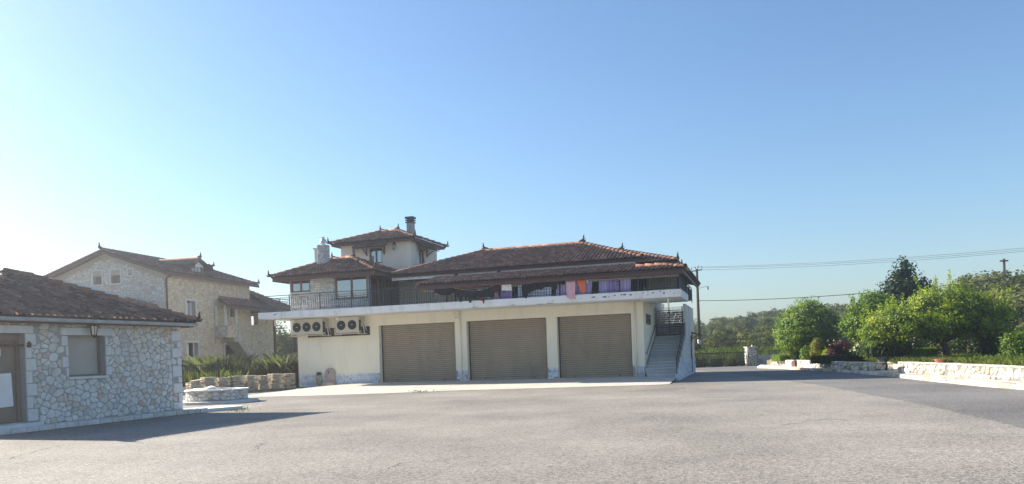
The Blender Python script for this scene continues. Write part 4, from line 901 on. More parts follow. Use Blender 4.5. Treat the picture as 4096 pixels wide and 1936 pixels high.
cloth('teal_cloth', 'little teal cloth hanging in front of the bars by the red garment', 'cloth', [a(1520,690), a(1620,690), a(1690,700)], [a(1530,715), a(1620,740), a(1680,750)], 'teal', v=LV_+.06, nx=10, ny=5)
cloth('blue_grey_sock', 'pale blue grey sock pegged above the sagging black shirt', 'clothes', [a(1400,430), a(1440,455), a(1510,425)], [a(1425,500), a(1460,510), a(1495,545)], 'grey', nx=8, ny=5)
cloth('dressing_gown', 'long black gown with a dangling sleeve in front of the checked sheet', 'clothes', [b(215,290), b(400,275), b(600,250), b(790,235)], [b(185,360), b(200,525), b(245,540), b(280,603), b(298,560), b(280,455), b(350,465), b(440,430), b(490,390), b(600,400), b(660,350), b(790,345)], 'black', nx=34, ny=9)
cloth('black_tshirt', 'black T shirt beside the end of the checked sheet', 'clothes', [b(780,235), b(860,215), b(925,215)], [b(785,345), b(815,400), b(880,390), b(925,395)], 'charcoal', nx=14)
cloth('black_briefs', 'small black briefs between the black T shirt and the pink towel', 'clothes', [b(930,207), b(1000,212), b(1090,210)], [b(935,285), b(965,298), b(1010,290), b(1040,302), b(1085,290)], 'black', nx=14, ny=5)
cloth('pink_towel', 'pink towel hanging straight down over the slab edge', 'towel', [b(1095,212), b(1190,215), b(1297,212)], [b(1122,570), b(1150,583), b(1200,592), b(1260,587), b(1288,575)], 'pink', v=LV_-.02, folds=1.5)
cloth('orange_towel', 'orange towel pinched to a point at its lower end', 'towel', [b(1308,195), b(1400,205), b(1505,190)], [b(1400,440), b(1420,470), b(1440,474), b(1496,465)], 'orange', v=LV_-.02)
cloth('white_sock', 'white sock pegged to the right of the orange towel', 'clothes', [b(1515,205), b(1562,205)], [b(1535,270), b(1548,285), b(1560,255)], 'white', nx=7, ny=5)
VS = -1.86
for nm, lab, tp, bt, mt in (
  ('checked_sheet', 'blue and white checked sheet hung along the inside of the railing', [b(285,300), b(540,285), b(800,270)], [b(285,568), b(540,556), b(800,540)], 'check'),
  ('checked_cloth', 'narrow blue and white checked cloth beside the gown sleeve', [b(118,310), b(205,300)], [b(120,575), b(215,570)], 'check'),
  ('lilac_sheet', 'lilac sheet hung between the black briefs and the pink towel', [b(895,270), b(1000,262), b(1115,255)], [b(897,532), b(1000,528), b(1115,520)], 'lilac'),
  ('lilac_sheet', 'lilac sheet hung behind the orange towel', [b(1285,245), b(1460,225), b(1640,210)], [b(1288,515), b(1460,505), b(1625,480)], 'lilac'),
  ('lilac_sheet', 'pale lilac sheet hung left of the violet sheet', [b(1785,210), b(1870,205), b(1958,212)], [b(1785,478), b(1870,472), b(1958,468)], 'lilac'),
  ('violet_sheet', 'deep violet sheet hung between two lilac sheets', [b(1958,212), b(2070,205), b(2195,198)], [b(1960,468), b(2070,462), b(2195,455)], 'violet'),
  ('lilac_sheet', 'lilac sheet hung at the right end of the line beside the brown blind', [b(2225,190), b(2330,175), b(2440,165)], [b(2228,450), b(2330,445), b(2435,438)], 'lilac'),
  ('violet_sheet', 'violet sheet hung under the white cloth', [a(1955,390), a(2100,385), a(2245,385)], [a(1955,752), a(2100,742), a(2245,735)], 'violet'),
  ('lilac_cloth', 'pale lilac cloth hung under the maroon top', [a(1790,560), a(1940,530)], [a(1788,755), a(1942,745)], 'lilac')):
    cloth(nm, lab, 'sheet', tp, bt, mt, v=VS, wave=.012, folds=4)
# the washing line
t = gthing('washing_line', 'thin grey washing line strung along the balcony railing', 'washing line', 3.0, LV_+.012, 5.3)
pts = [G.atv(*p, LV_) for p in (a(100,490), a(215,470), a(360,448), a(610,430), a(760,470), a(900,492), a(1150,525), a(1400,522), a(1590,475), a(1740,408), a(1930,345), a(2100,332), a(2230,345), a(2540,330), b(215,285), b(400,270), b(650,240), b(790,228), b(1000,203), b(1190,208), b(1300,205), b(1400,200), b(1510,190), b(1560,195), b(1800,200), b(2000,190), b(2440,160))]
MB().tube([(p[0]-3.0, 0, p[2]-5.3) for p in pts], .006, 5).build('line', M['steel'], t)
peg = MB().box(-.009, .009, -.014, .014, -.05, .035)
PEG = {k: material('peg_'+k, c, c, 3, .5) for k, c in dict(white=(.7, .7, .68), yellow=(.55, .6, .05), red=(.5, .08, .07), blue=(.15, .35, .5)).items()}
PM = {k: peg.mesh('clothes_peg', PEG[k]) for k in PEG}
for p, c, lab in ((a(215,470), 'white', 'white clothes peg on the black cardigan'), (a(360,446), 'white', 'white clothes peg on the black cardigan'), (a(590,415), 'white', 'white clothes peg on the black cardigan'), (a(880,482), 'red', 'red clothes peg on the black trousers'), (a(905,485), 'red', 'red clothes peg on the black trousers'), (a(1148,512), 'red', 'red clothes peg on the charcoal leggings'), (a(1398,508), 'white', 'white clothes peg on the sagging black shirt'), (a(1590,460), 'yellow', 'yellow clothes peg on the dark jumper'), (a(1728,412), 'yellow', 'yellow clothes peg on the dark jumper'), (a(1925,350), 'yellow', 'yellow clothes peg on the maroon top'), (a(1985,332), 'red', 'red clothes peg on the white cloth'), (a(2205,340), 'red', 'red clothes peg on the white cloth'), (b(230,275), 'white', 'white clothes peg on the black gown'), (b(650,235), 'white', 'white clothes peg on the black gown'), (b(752,222), 'red', 'red clothes peg on the black gown'), (b(785,212), 'white', 'white clothes peg on the black gown'), (b(938,187), 'white', 'white clothes peg on the black briefs'), (b(1075,197), 'white', 'white clothes peg on the black briefs'), (b(1100,200), 'white', 'white clothes peg on the pink towel'), (b(1187,200), 'blue', 'blue clothes peg on the pink towel'), (b(1290,205), 'white', 'white clothes peg on the pink towel'), (b(1520,198), 'white', 'white clothes peg on the white sock')):
    u, _, z = G.atv(*p, LV_-.02); o = put('clothes_peg', PM[c], None, tuple(G.w(u, LV_-.005, z)), (0, rnd.uniform(-.15, .15), G.ang)); tag(o, lab, 'peg', 'clothes pegs on the washing line')
# ------------------------------------------------------------ low stone house at the left
_p, _q = ground(731, 1636, .12), ground(111, 1702, .12)
LH = Frame(_p, math.atan2(_p[1]-_q[1], _p[0]-_q[0])); LC = LH.cam()
cot = thing('stone_cottage', 'low grey rubble stone cottage with tiled hip roof and shuttered window', 'cottage', tuple(LH.o), LH.ang)
LU0, LDEP, LTOP = -6.75, 6.2, 2.93
win = (-4.23, -2.98, 1.37, 2.56); door = (-7.5, -5.50, .22, 2.60)
lw = holed_wall((LU0, 0, .0, LTOP), [win, (LU0+.002, *door[1:])], F0, 0, -.34)
lw.box(-.34, 0, .342, LDEP-.342, 0, LTOP); lw.box(LU0, LU0+.34, .342, LDEP-.342, 0, LTOP); lw.box(LU0, 0, LDEP-.34, LDEP, 0, LTOP)
cwall = lw.build('wall', M['mortar'], cot)
R3 = random.Random(11)
bl = [(-5.5, -5.28, .0, 2.62), (-4.46, -2.76, 2.56, 2.78), (LU0+.02, -5.27, 2.60, 2.81), (-4.28, -2.9, 1.30, 1.372)]
quo = []
z = .12
for i, h in enumerate((.25, .3, .34, .2, .38, .26, .33, .22, .36, .15)):      # long and short corner stones
    if z+h > LTOP: h = LTOP-z
    w = .2 if i % 2 else .42; quo.append((-w, 0.0, z, z+h)); z += h
jam = []
for s, x in ((-1, win[0]), (1, win[1])):
    zz = win[2]
    for i, h in enumerate((.27, .32, .3, .29)):
        w = (.08, .2)[i % 2] if s < 0 else (.08, .2)[(i+1) % 2]; jam.append((x-w, x, zz, zz+h) if s < 0 else (x, x+w, zz, zz+h)); zz += h
for i in range(7):
    h = 2.38/7; w = .17 if i % 2 else .3; jam.append((door[1], door[1]+w, .22+i*h, .22+(i+1)*h))
holes = [win, (LU0-1, *door[1:])]+bl[1:]+quo+jam
cells = rubble_cells(LU0, 0, .1, LTOP, .175, .15, holes, R3, .34)
lay_stones(cwall, cells, F0, M['rubble'], R3, .011, .03, LC, 300)
for r in quo+jam:
    poly = [(r[0], r[2]), (r[1], r[2]), (r[1], r[3]), (r[0], r[3])]; mb = MB(); stone_into(mb, poly, F0, .008, .045, R3, R3.random(), .04); mb.build('dressed_stone', M['dressed'], cwall)
for k, r in enumerate(bl[1:]):
    mb = MB(); stone_into(mb, [(r[0], r[2]), (r[1], r[2]), (r[1], r[3]), (r[0], r[3])], F0, .004, .055 if k < 2 else .09, R3, .5, .02); mb.build('lintel' if k < 2 else 'sill', M['dressed'], cwall)
sh = MB().box(win[0]+.003, win[1]-.003, .28, .335, win[2]+.003, win[3]-.003).build('shutter', M['blind'], cot)
MB().box(win[0]+.004, win[1]-.004, .2, .279, win[2]+.003, win[2]+.06).box(win[0]+.004, win[0]+.05, .2, .279, win[2]+.062, win[3]-.004).box(win[1]-.05, win[1]-.004, .2, .279, win[2]+.062, win[3]-.004).build('shutter_guide', M['brown_panel'], sh)
mb = MB()
for i in range(22): mb.box(win[0]+.055, win[1]-.055, .262, .279, win[2]+.065+i*.05, win[2]+.108+i*.05)
mb.build('shutter_slats', M['blind'], sh)
dr = MB().box(LU0+.005, door[1]-.005, .27, .335, .23, door[3]-.005).build('door', M['brown_panel'], cot)
MB().box(door[1]-.1, door[1]-.008, .2, .269, .23, door[3]-.2).box(LU0+.01, door[1]-.008, .2, .269, door[3]-.198, door[3]-.01).build('door_frame', M['brown_panel'], dr)
MB().prism([(-6.72, .62), (-5.75, .66), (-5.79, 1.55), (-6.72, 1.5)], F0, -.19, -.16).build('white_board', M['white'], dr)
MB().box(-6.5, -5.98, .255, .268, 2.0, 2.2).build('notice', M['dressed'], dr)
MB().tube([(-6.2, .05, 2.28), (-5.45, .05, 2.28)], .03, 7).lathe([(.05, 0), (.06, .1), (.02, .16)], 8, (-5.42, -.06, 2.22)).build('awning_bar', M['wood'], cot)
MB().box(LU0, door[1]+.25, -.3, -.06, .0, .2).build('doorstep', M['dressed'], cot)
lroof = hip_roof(cot, LC, LU0-.35, .22, -.48, 6.7, 3.02, -3.75, -3.35, 3.1, 4.55, 'FR', limit=300, board=.12, hips='FR FL BR', fscale=.85, ridge_fin=False)
g = MB(); n = 24
g.tube([(LU0-.4, -.55, 2.95), (.2, -.55, 2.93)], .055, 8); g.box(LU0-.3, .24, -.42, -.02, 2.865, 2.895); g.build('gutter', M['concrete'], cot)
MB().beam((-3.2, 3.2, 4.66), (-1.2, 1.45, 3.98), .05, .12).build('white_flashing', M['pvc'], lroof)
lantern('porch_lantern', 'black iron lantern over the shuttered window of the stone cottage', tuple(LH.w(-3.55, -.05, 2.86)), LH.ang, 1.15)
# kerb and pavement in front of the cottage
P = [LH.loc(ground(x, y)) for x, y in ((0, 1736), (450, 1692), (905, 1646))]
pv = sheet('cottage_pavement', [tuple(LH.w(u, v, 0)[:2]) for u, v in ((-7.6, -.05), (-7.6, -.62), (-3, -.66), (-.1, -.8), (1.3, -1.35), (1.75, -1.0), (1.6, 0.0), (.1, .3), (-.3, -.05))], .11, M['dressed'], thick=.16)
u = -7.2
while u < .2:
    l = rnd.uniform(.22, .5); mb = MB(); mb.box(u, u+l-.015, -.72-(max(0, u+3)/3*.14), -.50-(max(0, u+3)/3*.12), .0, .125+rnd.uniform(-.015, .02), rnd.random())
    o = mb.build('kerbstone', M['rubble'], pv, bevel=.02); o.location = tuple(LH.o); o.rotation_euler = (0, 0, LH.ang); u += l
# ------------------------------------------------------------ round stone planter (old well)
wc = np.array([-12.25, 31.4]); well = thing('stone_well', 'round rubble stone well with pale coping on a low step', 'well', (wc[0], wc[1], 0))
MB().lathe([(1.62, 0), (1.62, .11), (1.2, .112)], 40).build('step', M['dressed'], well)
MB().lathe([(1.18, .1), (1.18, .50)], 40).build('drum', M['mortar'], well)
cy = lambda a_, b_, d_: ((1.18+d_)*math.sin(a_/1.18), -(1.18+d_)*math.cos(a_/1.18), b_)
lay_stones(well, rubble_cells(-2.3, 2.3, .12, .5, .2, .14, [], rnd, .2), cy, M['rubble'], rnd, .012, .035, None, 200)
for k in range(18):
    a0 = 2*math.pi*k/18; a1 = a0+2*math.pi/18-.02; mb = MB(); r0, r1 = .9, 1.26
    q = [(r*math.cos(x), r*math.sin(x)) for r, x in ((r0, a0), (r1, a0), (r1, (a0+a1)/2), (r1, a1), (r0, a1), (r0, (a0+a1)/2))]
    mb.prism(q, lambda x, y, d: (x, y, d), .502, .56+rnd.uniform(0, .008), rnd.random()); mb.build('coping_stone', M['dressed'], well, bevel=.008)
MB().lathe([(.88, .3), (.88, .48)], 24).build('fill', M['concrete'], well)
bag = MB(); bag.lathe([(.52, .0), (.56, .04), (.5, .1), (.34, .15), (.18, .17), (.03, .18)], 18); bag.v = [(x*(1+.12*math.sin(5*y+3)), y*(1+.12*math.sin(7*x)), z*(1+.35*math.sin(9*x+2*y))) for x, y, z in bag.v]
o = bag.build('plastic_bag', M['white'], smooth=True); o.location = (wc[0]-.35, wc[1]-.1, .48); tag(o, 'crumpled white plastic sheet lying on top of the round stone well', 'plastic sheet')
# ------------------------------------------------------------ pallets of walling stone
M['slabstone'] = material('split_stone', (.8,)*3, (1.15,)*3, 9, .9, .4, 20, ramp=[srgb('8f8a82'), srgb('c9bfa9'), srgb('dccfb4'), srgb('b9ad98'), srgb('cfc4ae'), srgb('a59c8c'), srgb('d6cbb6'), srgb('b8806a')])
labs = ['lowest slumped pallet of split stone beside the iron fence post', 'second pallet of split stone from the iron fence post', 'third pallet of split stone from the iron fence post', 'middle pallet of split stone, fourth from the fence post', 'fourth pallet of split stone from the garage house corner', 'third pallet of split stone from the garage house corner', 'second pallet of split stone from the garage house corner', 'pallet of split stone standing next to the garage house corner']
for i in range(8):
    f = i/7; x = -16.5+f*3.7; y = 39.3+f*3.85; t = thing('stone_pallet', labs[i], 'pallet of stone', (x, y, 0), math.radians(47+rnd.uniform(-5, 5)), 'pallets of split stone by the hedge')
    W = .315; mb = MB()
    for k in (-1, 0, 1): mb.box(-W, W, k*W*.85-.04, k*W*.85+.04, 0, .07)
    for k in range(5): mb.box(-W+k*W*.42, -W+k*W*.42+.1, -W, W, .071, .09)
    mb.build('pallet', M['palewood'], t)
    z = .095; nl = 13 if i else 9
    while nl:
        h = rnd.uniform(.045, .08)
        for sx in (-1, 1):
            cut = rnd.uniform(-.1, .1)
            for (y0, y1) in ((-W, cut), (cut+.01, W)):
                j = [rnd.uniform(-.05, .035) for _ in range(4)]
                q = [(min(0, sx)*W+(.006 if sx > 0 else -j[0]*.5), y0-j[1]), (max(0, sx)*W+(j[2] if sx > 0 else -.006), y0-j[0]), (max(0, sx)*W+(j[3] if sx > 0 else -.006), y1+j[1]), (min(0, sx)*W+(.006 if sx > 0 else -j[2]*.5), y1+j[3])]
                MB().prism(q, lambda a_, b_, d_: (a_, b_, d_), z, z+h-.022, rnd.random()).build('stone_slab', M['slabstone'], t)
        z += h; nl -= 1
    if i == 0:
        MB().prism([(-.3, -.2), (.35, -.3), (.4, .1), (-.1, .2)], lambda a_, b_, d_: (a_, b_, d_+.12*a_), z+.03, z+.09, .5).build('stone_slab', M['slabstone'], t)
# fence and weeds between the cottage and the pallets
t = thing('iron_fence', 'dark iron fence on a low wall in front of yellowing weeds', 'fence', (-20.0, 41.0, 0))
MB().box(0, 4.2, 0, .22, -.1, .42).build('base_wall', M['rubble'], t)
for x in (0.1, 2.1, 4.1): MB().box(x-.04, x+.04, .07, .15, .42, 1.85).build('post', M['blackiron'], t)
MB().beam((0, .11, 1.55), (4.2, .11, 1.55), .03, .04).beam((0, .11, .55), (4.2, .11, .55), .03, .04).build('rail', M['blackiron'], t)
bar = MB().box(-.01, .01, -.01, .01, .45, 1.65).mesh('bar', M['blackiron'])
for k in range(1, 34): put('bar', bar, t, (.12*k, .11, 0))
n = 3800; P = np.stack([nr.uniform(-21, -15.3, n), nr.uniform(41.3, 43.3, n), np.full(n, -.05)], 1)
tag(put('weeds', blades_mesh('weeds', P, nr.uniform(.5, 1.25, n), .028, .25, M['grass'], (.6, .25))), 'tangle of yellow green weeds behind the iron fence', 'weeds', kind='stuff')
n = 95000; xs_ = nr.uniform(-23, -12.8, n); P = np.stack([xs_, nr.uniform(46.2, 48.3, n), np.full(n, -.1)], 1)
hh = 1.7+.22*np.sin(xs_*1.3)+.15*np.sin(xs_*3.1+1)
tag(put('tall_grass', blades_mesh('tall_grass', P, hh*nr.uniform(.45, 1.0, n), .014, .3, M['dull_grass'], (.5, .25))), 'dense bank of tall dull green grass behind the stone pallets', 'grass', kind='stuff')
n = 150; P = np.array([ground(*p) for p in zip(nr.normal(955, 30, n), nr.normal(1641, 5, n))])
tag(put('weed_patch', blades_mesh('weed_patch', P, nr.uniform(.03, .09, n), .01, .4, M['grass'], (.7, .2))), 'thin weeds in the asphalt near the cottage pavement', 'weeds', kind='stuff')
n = 90; P = np.array([ground(*p) for p in zip(nr.normal(1685, 22, n), nr.uniform(1566, 1571, n))])
tag(put('apron_weeds', blades_mesh('apron_weeds', P, nr.uniform(.03, .12, n), .008, .4, M['grass'], (.35, .2))), 'few weeds along the apron edge before the first door', 'weeds', kind='stuff')

# ------------------------------------------------------------ three-storey stone house behind
_o = atY(660, 1200, 52.0); HF = Frame(_o, math.radians(78)); HC = HF.cam()
sh_ = thing('stone_house', 'tall unfinished stone house with gable, dormer and outside stair', 'house', tuple(HF.o), HF.ang)
D = lambda x, y: (600+x*.5747, 950+y*.5747)
RFn = F0                                     # right-hand face lies at v = 0 and looks along -v
def rect(x0, y0, x1, y1, v=0.0):
    p, q = HF.atv(*D(x0, y0), v), HF.atv(*D(x1, y1), v); return (p[0], q[0], q[2], p[2])
HL, HDEP, HZ, HE, HR = 10.7, 9.0, .3, 8.0, 9.75
wins = [rect(248, 415, 316, 530), rect(248, 732, 336, 838), rect(520, 745, 598, 838), rect(552, 455, 604, 557)]
wins = [(w[0], w[1], min(w[2:]), max(w[2:])) for w in wins]
wins[0] = (wins[0][0], wins[0][1], 4.75, 6.2); 
hb = holed_wall((0, HL, HZ, HE), wins, RFn, 0, -.45)
gw = [(3.05, 4.0), (5.05, 6.0)]
D5 = lambda x, y: (220+x*.2627, 980+y*.2627)
def grect(x0, y0, x1, y1):
    p, q = HF.atu(*D5(x0, y0), 0), HF.atu(*D5(x1, y1), 0); return (min(p[1], q[1]), max(p[1], q[1]), min(p[2], q[2]), max(p[2], q[2]))
gwin = [grect(578, 400, 718, 600), grect(850, 382, 1000, 578), grect(1110, 370, 1182, 455)]
GF = lambda a_, b_, d_: (-d_, a_, b_)
holed_wall((.452, HDEP-.452, HZ, HE), gwin, GF, 0, -.45, mb=hb)
back = []
for w in (wins[2], wins[3]):                 # openings in line on the far wall, so the sky shows through
    c = [HF.atv(*D(*p), HDEP) for p in (((525, 750), (563, 835)) if w is wins[2] else ((554, 512), (574, 556)))]
    back.append((c[0][0], c[1][0], c[1][2], c[0][2]))
holed_wall((0, max(HL, 16), HZ, HE), back, lambda a_, b_, d_: (a_, HDEP+d_, b_), 0, -.45, mb=hb)
hb.box(HL-.45, HL, .452, HDEP-.452, HZ, 3.6)
hb.box(HL-.45, HL, .452, HDEP-.452, 3.6, HE) if False else None
hb.prism([(.0, HE-.001), (HDEP, HE-.001), (HDEP/2, HR-.12)], GF, 0, -.4)
hwall = hb.build('wall', M['mortar_light'], sh_)
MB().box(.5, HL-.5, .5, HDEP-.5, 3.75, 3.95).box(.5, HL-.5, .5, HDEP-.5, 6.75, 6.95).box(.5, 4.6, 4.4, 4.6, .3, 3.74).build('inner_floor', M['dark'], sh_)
R4 = random.Random(5)
frames = [(w[0]-.12, w[1]+.12, w[2]-.12, w[3]+.16) for w in wins]
bay = rect(455, 440, 610, 655)
cells = rubble_cells(0.0, HL, HZ, HE-.25, .25, .19, frames, R4, .15)
lay_stones(hwall, cells, RFn, M['warm_lit_rubble'], R4, .02, .03, HC, 300)
def under_gable(p): return max(q[1] for q in p) < HR-.3-max(abs(q[0]-HDEP/2) for q in p)*(HR-HE)/(HDEP/2)
gfr = [(w[0]-.1, w[1]+.1, w[2]-.1, w[3]+.1) for w in gwin]
cells = [c for c in rubble_cells(0.02, HDEP-.02, 4.6, HR, .25, .19, gfr, R4, .15) if under_gable(c)]
lay_stones(hwall, cells, GF, M['rubble'], R4, .02, .03, HC, 300)  # greyer stone here: the gable's bluish shade is put into the colour
for w in wins:
    mb = holed_wall((w[0]-.12, w[1]+.12, w[2]-.12, w[3]+.16), [w], RFn, -.02, .05); mb.build('window_surround', M['dressed'], sh_)
for k, w in enumerate(gwin):
    mb = holed_wall((w[0]-.1, w[1]+.1, w[2]-.1, w[3]+.1), [w], GF, -.02, .04); mb.build('window_surround', M['dressed'], sh_)
    MB().box(.25, .3, w[0]+.02, w[1]-.02, w[2]+.02, w[3]-.02).build('window', M['brown_panel'], sh_)
for w in wins[:2]:
    m_ = w[0]+(w[1]-w[0])*.45; fr_ = MB().box(m_-.1, m_+.12, .3, .36, w[2]+.01, w[3]-.01).box(w[0]+.005, w[1]-.005, .3, .36, w[2]+.005, w[2]+.07).box(w[1]-.12, w[1]-.005, .3, .36, w[2]+.08, w[3]-.01).build('window', M['white'], sh_)
    MB().box(w[0]+.006, m_-.11, .32, .34, w[2]+.08, w[3]-.01).build('pane', M['pane_dark'], fr_)
    MB().box(w[0]+.01, w[1]-.01, .9, .95, w[2]-.3, w[3]+.3).build('dark_backing', M['dark'], sh_)  # dark sheet stands in for the unlit room behind the window
# gabled roof: two planes with tiles on the side seen
def plane_roof(parent, camp, P0, P1, T1, T0, name='roof', thick=.1, limit=300, board=True, ridge=True):
    P0, P1, T1, T0 = map(Vector, (P0, P1, T1, T0)); mb = MB(); q = [P0, P1, T1, T0]; dz = Vector((0, 0, thick))
    mb.add(q+[p-dz for p in q], [(0,1,2,3),(4,7,6,5),(0,4,5,1),(1,5,6,2),(2,6,7,3),(3,7,4,0)]); r = mb.build(name, M['tile_bed'], parent)
    lay_tiles(r, tile_spots(P0, P1, [T1, T0]), ridge_spots(T0, T1) if ridge else [], camp, limit)
    if board: MB().beam(P0-dz*1.9, P1-dz*1.9, .05, .17).build('eave_board', M['redwood'], r)
    return r
r1 = plane_roof(sh_, HC, (-.55, -.55, HE+.05), (HL+.55, -.55, HE+.05), (HL+.0, HDEP/2, HR), (-.55, HDEP/2, HR))
plane_roof(sh_, HC, (-.55, HDEP+.55, HE+.05), (HL+.55, HDEP+.55, HE+.05), (HL, HDEP/2, HR-.004), (-.55, HDEP/2, HR-.004), limit=120, ridge=False)
finial(r1, (-.5, HDEP/2, HR+.05), (-1, 0), 1.1); finial(r1, (HL+.45, -.45, HE+.1), (1, -1), 1.0)
bb = MB(); bb.beam((-.5, -.5, HE-.12), (-.5, HDEP/2, HR-.15), .06, .16); bb.beam((-.5, HDEP+.5, HE-.12), (-.5, HDEP/2+.03, HR-.15), .06, .16); bb.build('verge_board', M['redwood'], r1)
# dormer standing on the eave
dv = .25; dx0, dx1 = HF.atv(769, 1090, dv)[0], HF.atv(813, 1090, dv)[0]; dz = HF.atv(769, 1058, dv)[2]; dc = (dx0+dx1)/2; zr_ = dz+.45
dm = MB().box(dx0, dx1, dv, 4.0, 8.1, dz).prism([(dx0, dz), (dx1, dz), (dc, zr_-.1)], FV(dv), 0, -.2).build('dormer', M['dressed'], sh_)
for k in range(3):
    w_ = (dx1-dx0)/3.6; MB().box(dx0+.1+k*(w_+.06), dx0+.1+k*(w_+.06)+w_*.8, dv-.02, dv-.003, 8.45, dz-.1).build('dormer_window', M['pane_dark'], dm)
MB().box(dx0-.03, dx0-.002, dv+.1, 3.9, 8.2, dz-.01).build('dormer_cheek', M['redwood'], dm)
d1_ = plane_roof(sh_, HC, (dx0-.45, 4.6, dz-.05), (dx0-.45, dv-.55, dz-.05), (dc, dv-.2, zr_), (dc, 4.6, zr_), name='dormer_roof', limit=100)
plane_roof(sh_, HC, (dx1+.45, dv-.55, dz-.05), (dx1+.45, 4.6, dz-.05), (dc, 4.6, zr_-.003), (dc, dv-.2, zr_-.003), name='dormer_roof', limit=100, ridge=False)
finial(d1_, (dc, dv-.15, zr_+.1), (0, -1), 1.0); finial(d1_, (dx1+.4, dv-.5, dz), (1, -1), .9)
# bay with stair below, and its canopy
bw0, bw1 = HF.atv(*D(458, 560), -.9)[0], HF.atv(*D(540, 560), -.9)[0]
bx0 = 5.6
by = MB(); by.box(bx0, bx0+1.5, -1.05, -.04, 3.55, 4.45); bay_ = by.build('bay', M['mortar_light'], sh_)
lay_stones(bay_, rubble_cells(bx0, bx0+1.5, 3.57, 4.45, .28, .2, [], R4, .1), lambda a_, b_, d_: (a_, -1.05-d_, b_), M['warm_lit_rubble'], R4, .018, .03, HC, 100)
lay_stones(bay_, rubble_cells(-1.05, -.04, 3.57, 4.45, .28, .2, [], R4, .1), lambda a_, b_, d_: (bx0-d_, a_, b_), M['grey_ashlar'], R4, .018, .03, HC, 100)  # greyer than the bay front, shade put into the stone colour
for v_, u_ in ((-1.0, bx0+.02), (-1.0, bx0+1.36), (-.2, bx0+.02)): MB().box(u_, u_+.13, v_, v_+.13, 4.452, 6.0).build('bay_post', M['dressed'], bay_)
plane_roof(sh_, HC, (bx0-.5, -1.6, 5.98), (bx0+6.2, -1.6, 5.98), (bx0+6.2, -.02, 6.62), (bx0+.6, -.02, 6.62), name='bay_roof', limit=150)
# stair: thick sloping flight against the wall
sx0, sx1 = bx0+1.5, bx0+5.4; s0z, s1z = 4.4, .9
MB().prism([(sx0, s0z), (sx1, s1z), (sx1, s1z-1.1), (sx0-.0, s0z-1.15), (sx0-.5, s0z-1.15), (sx0-.5, s0z-.86), (sx0, s0z-.86)], RFn, .02, 1.05).build('outside_stair', M['mortar_light'], sh_)
cells = [c for c in rubble_cells(sx0, sx1, 0, 4.4, .28, .2, [], R4, .1) if all(s1z+(sx1-q[0])*(s0z-s1z)/(sx1-sx0)-.95 < q[1] < s1z+(sx1-q[0])*(s0z-s1z)/(sx1-sx0)-.05 for q in c)]
lay_stones(bay_, cells, lambda a_, b_, d_: (a_, -1.05-d_, b_), M['warm_lit_rubble'], R4, .018, .03, HC, 100)
# lower wing with an arch open to the sky
AX0, AX1 = HL, 14.4
arch0, arch1 = HF.atv(*D(703, 500), 0)[0], HF.atv(*D(748, 500), 0)[0]; az0, az1 = HF.atv(*D(725, 610), 0)[2], HF.atv(*D(725, 500), 0)[2]
wg = holed_wall((AX0+.002, AX1, HZ, 5.6), [(arch0, arch1, az0, az1+.05)], RFn, 0, -.4)
aw = (arch1-arch0)/2
ah = MB()
for k in range(8):
    t0, t1 = math.pi*k/8, math.pi*(k+1)/8
    c0, c1 = (arch0+aw-aw*math.cos(t0), az1-.35+.4*math.sin(t0)), (arch0+aw-aw*math.cos(t1), az1-.35+.4*math.sin(t1))
    wg.prism([c0, c1, (c1[0], az1+.052), (c0[0], az1+.052)], RFn, -.002, -.398)
wing = wg.build('wing_wall', M['mortar_light'], sh_)
cells = rubble_cells(AX0, AX1, HZ, 5.5, .3, .24, [(arch0-.05, arch1+.05, az0-.05, az1+.1)], R4, .15)
lay_stones(wing, cells, RFn, M['warm_lit_rubble'], R4, .02, .03, HC, 150)
wr1 = plane_roof(sh_, HC, (10.76, -2.2, 5.95), (14.6, -2.2, 5.95), (11.0, .2, 7.42), (10.76, .2, 7.42), name='wing_roof', limit=200, ridge=False)
plane_roof(sh_, HC, (14.6, -2.2, 5.95), (14.6, 5.0, 5.95), (11.0, 5.0, 7.42), (11.0, .2, 7.42), name='wing_roof', limit=100, ridge=False)
lay_tiles(wr1, [], ridge_spots((14.6, -2.2, 5.97), (11.0, .2, 7.44)), HC); finial(wr1, (14.55, -2.15, 6.0), (1, -1), .9)
MB().box(10.8, 14.5, -2.1, -.05, 5.72, 5.78).build('wing_soffit', M['wood'], wr1)
for u_ in (10.9, 14.3): MB().box(u_, u_+.16, -2.05, -1.89, .3, 5.72).build('wing_post', M['redwood'], wr1)
MB().tube([(.12, -.08, .6), (.12, -.08, 7.6), (.3, -.35, 7.8)], .06, 7).build('downpipe', M['redwood'], sh_, smooth=True)
pr = hip_roof(sh_, HC, -2.4, -.02, .6, 4.4, 5.7, -.6, -.55, 2.5, 6.25, 'FL', limit=100, board=.12, finials=False, ridge_fin=False, hips='FL', name='side_porch_roof')
for v_ in (.8, 4.1): MB().box(-2.2, -2.05, v_, v_+.15, .3, 5.6).build('porch_post', M['redwood'], pr)
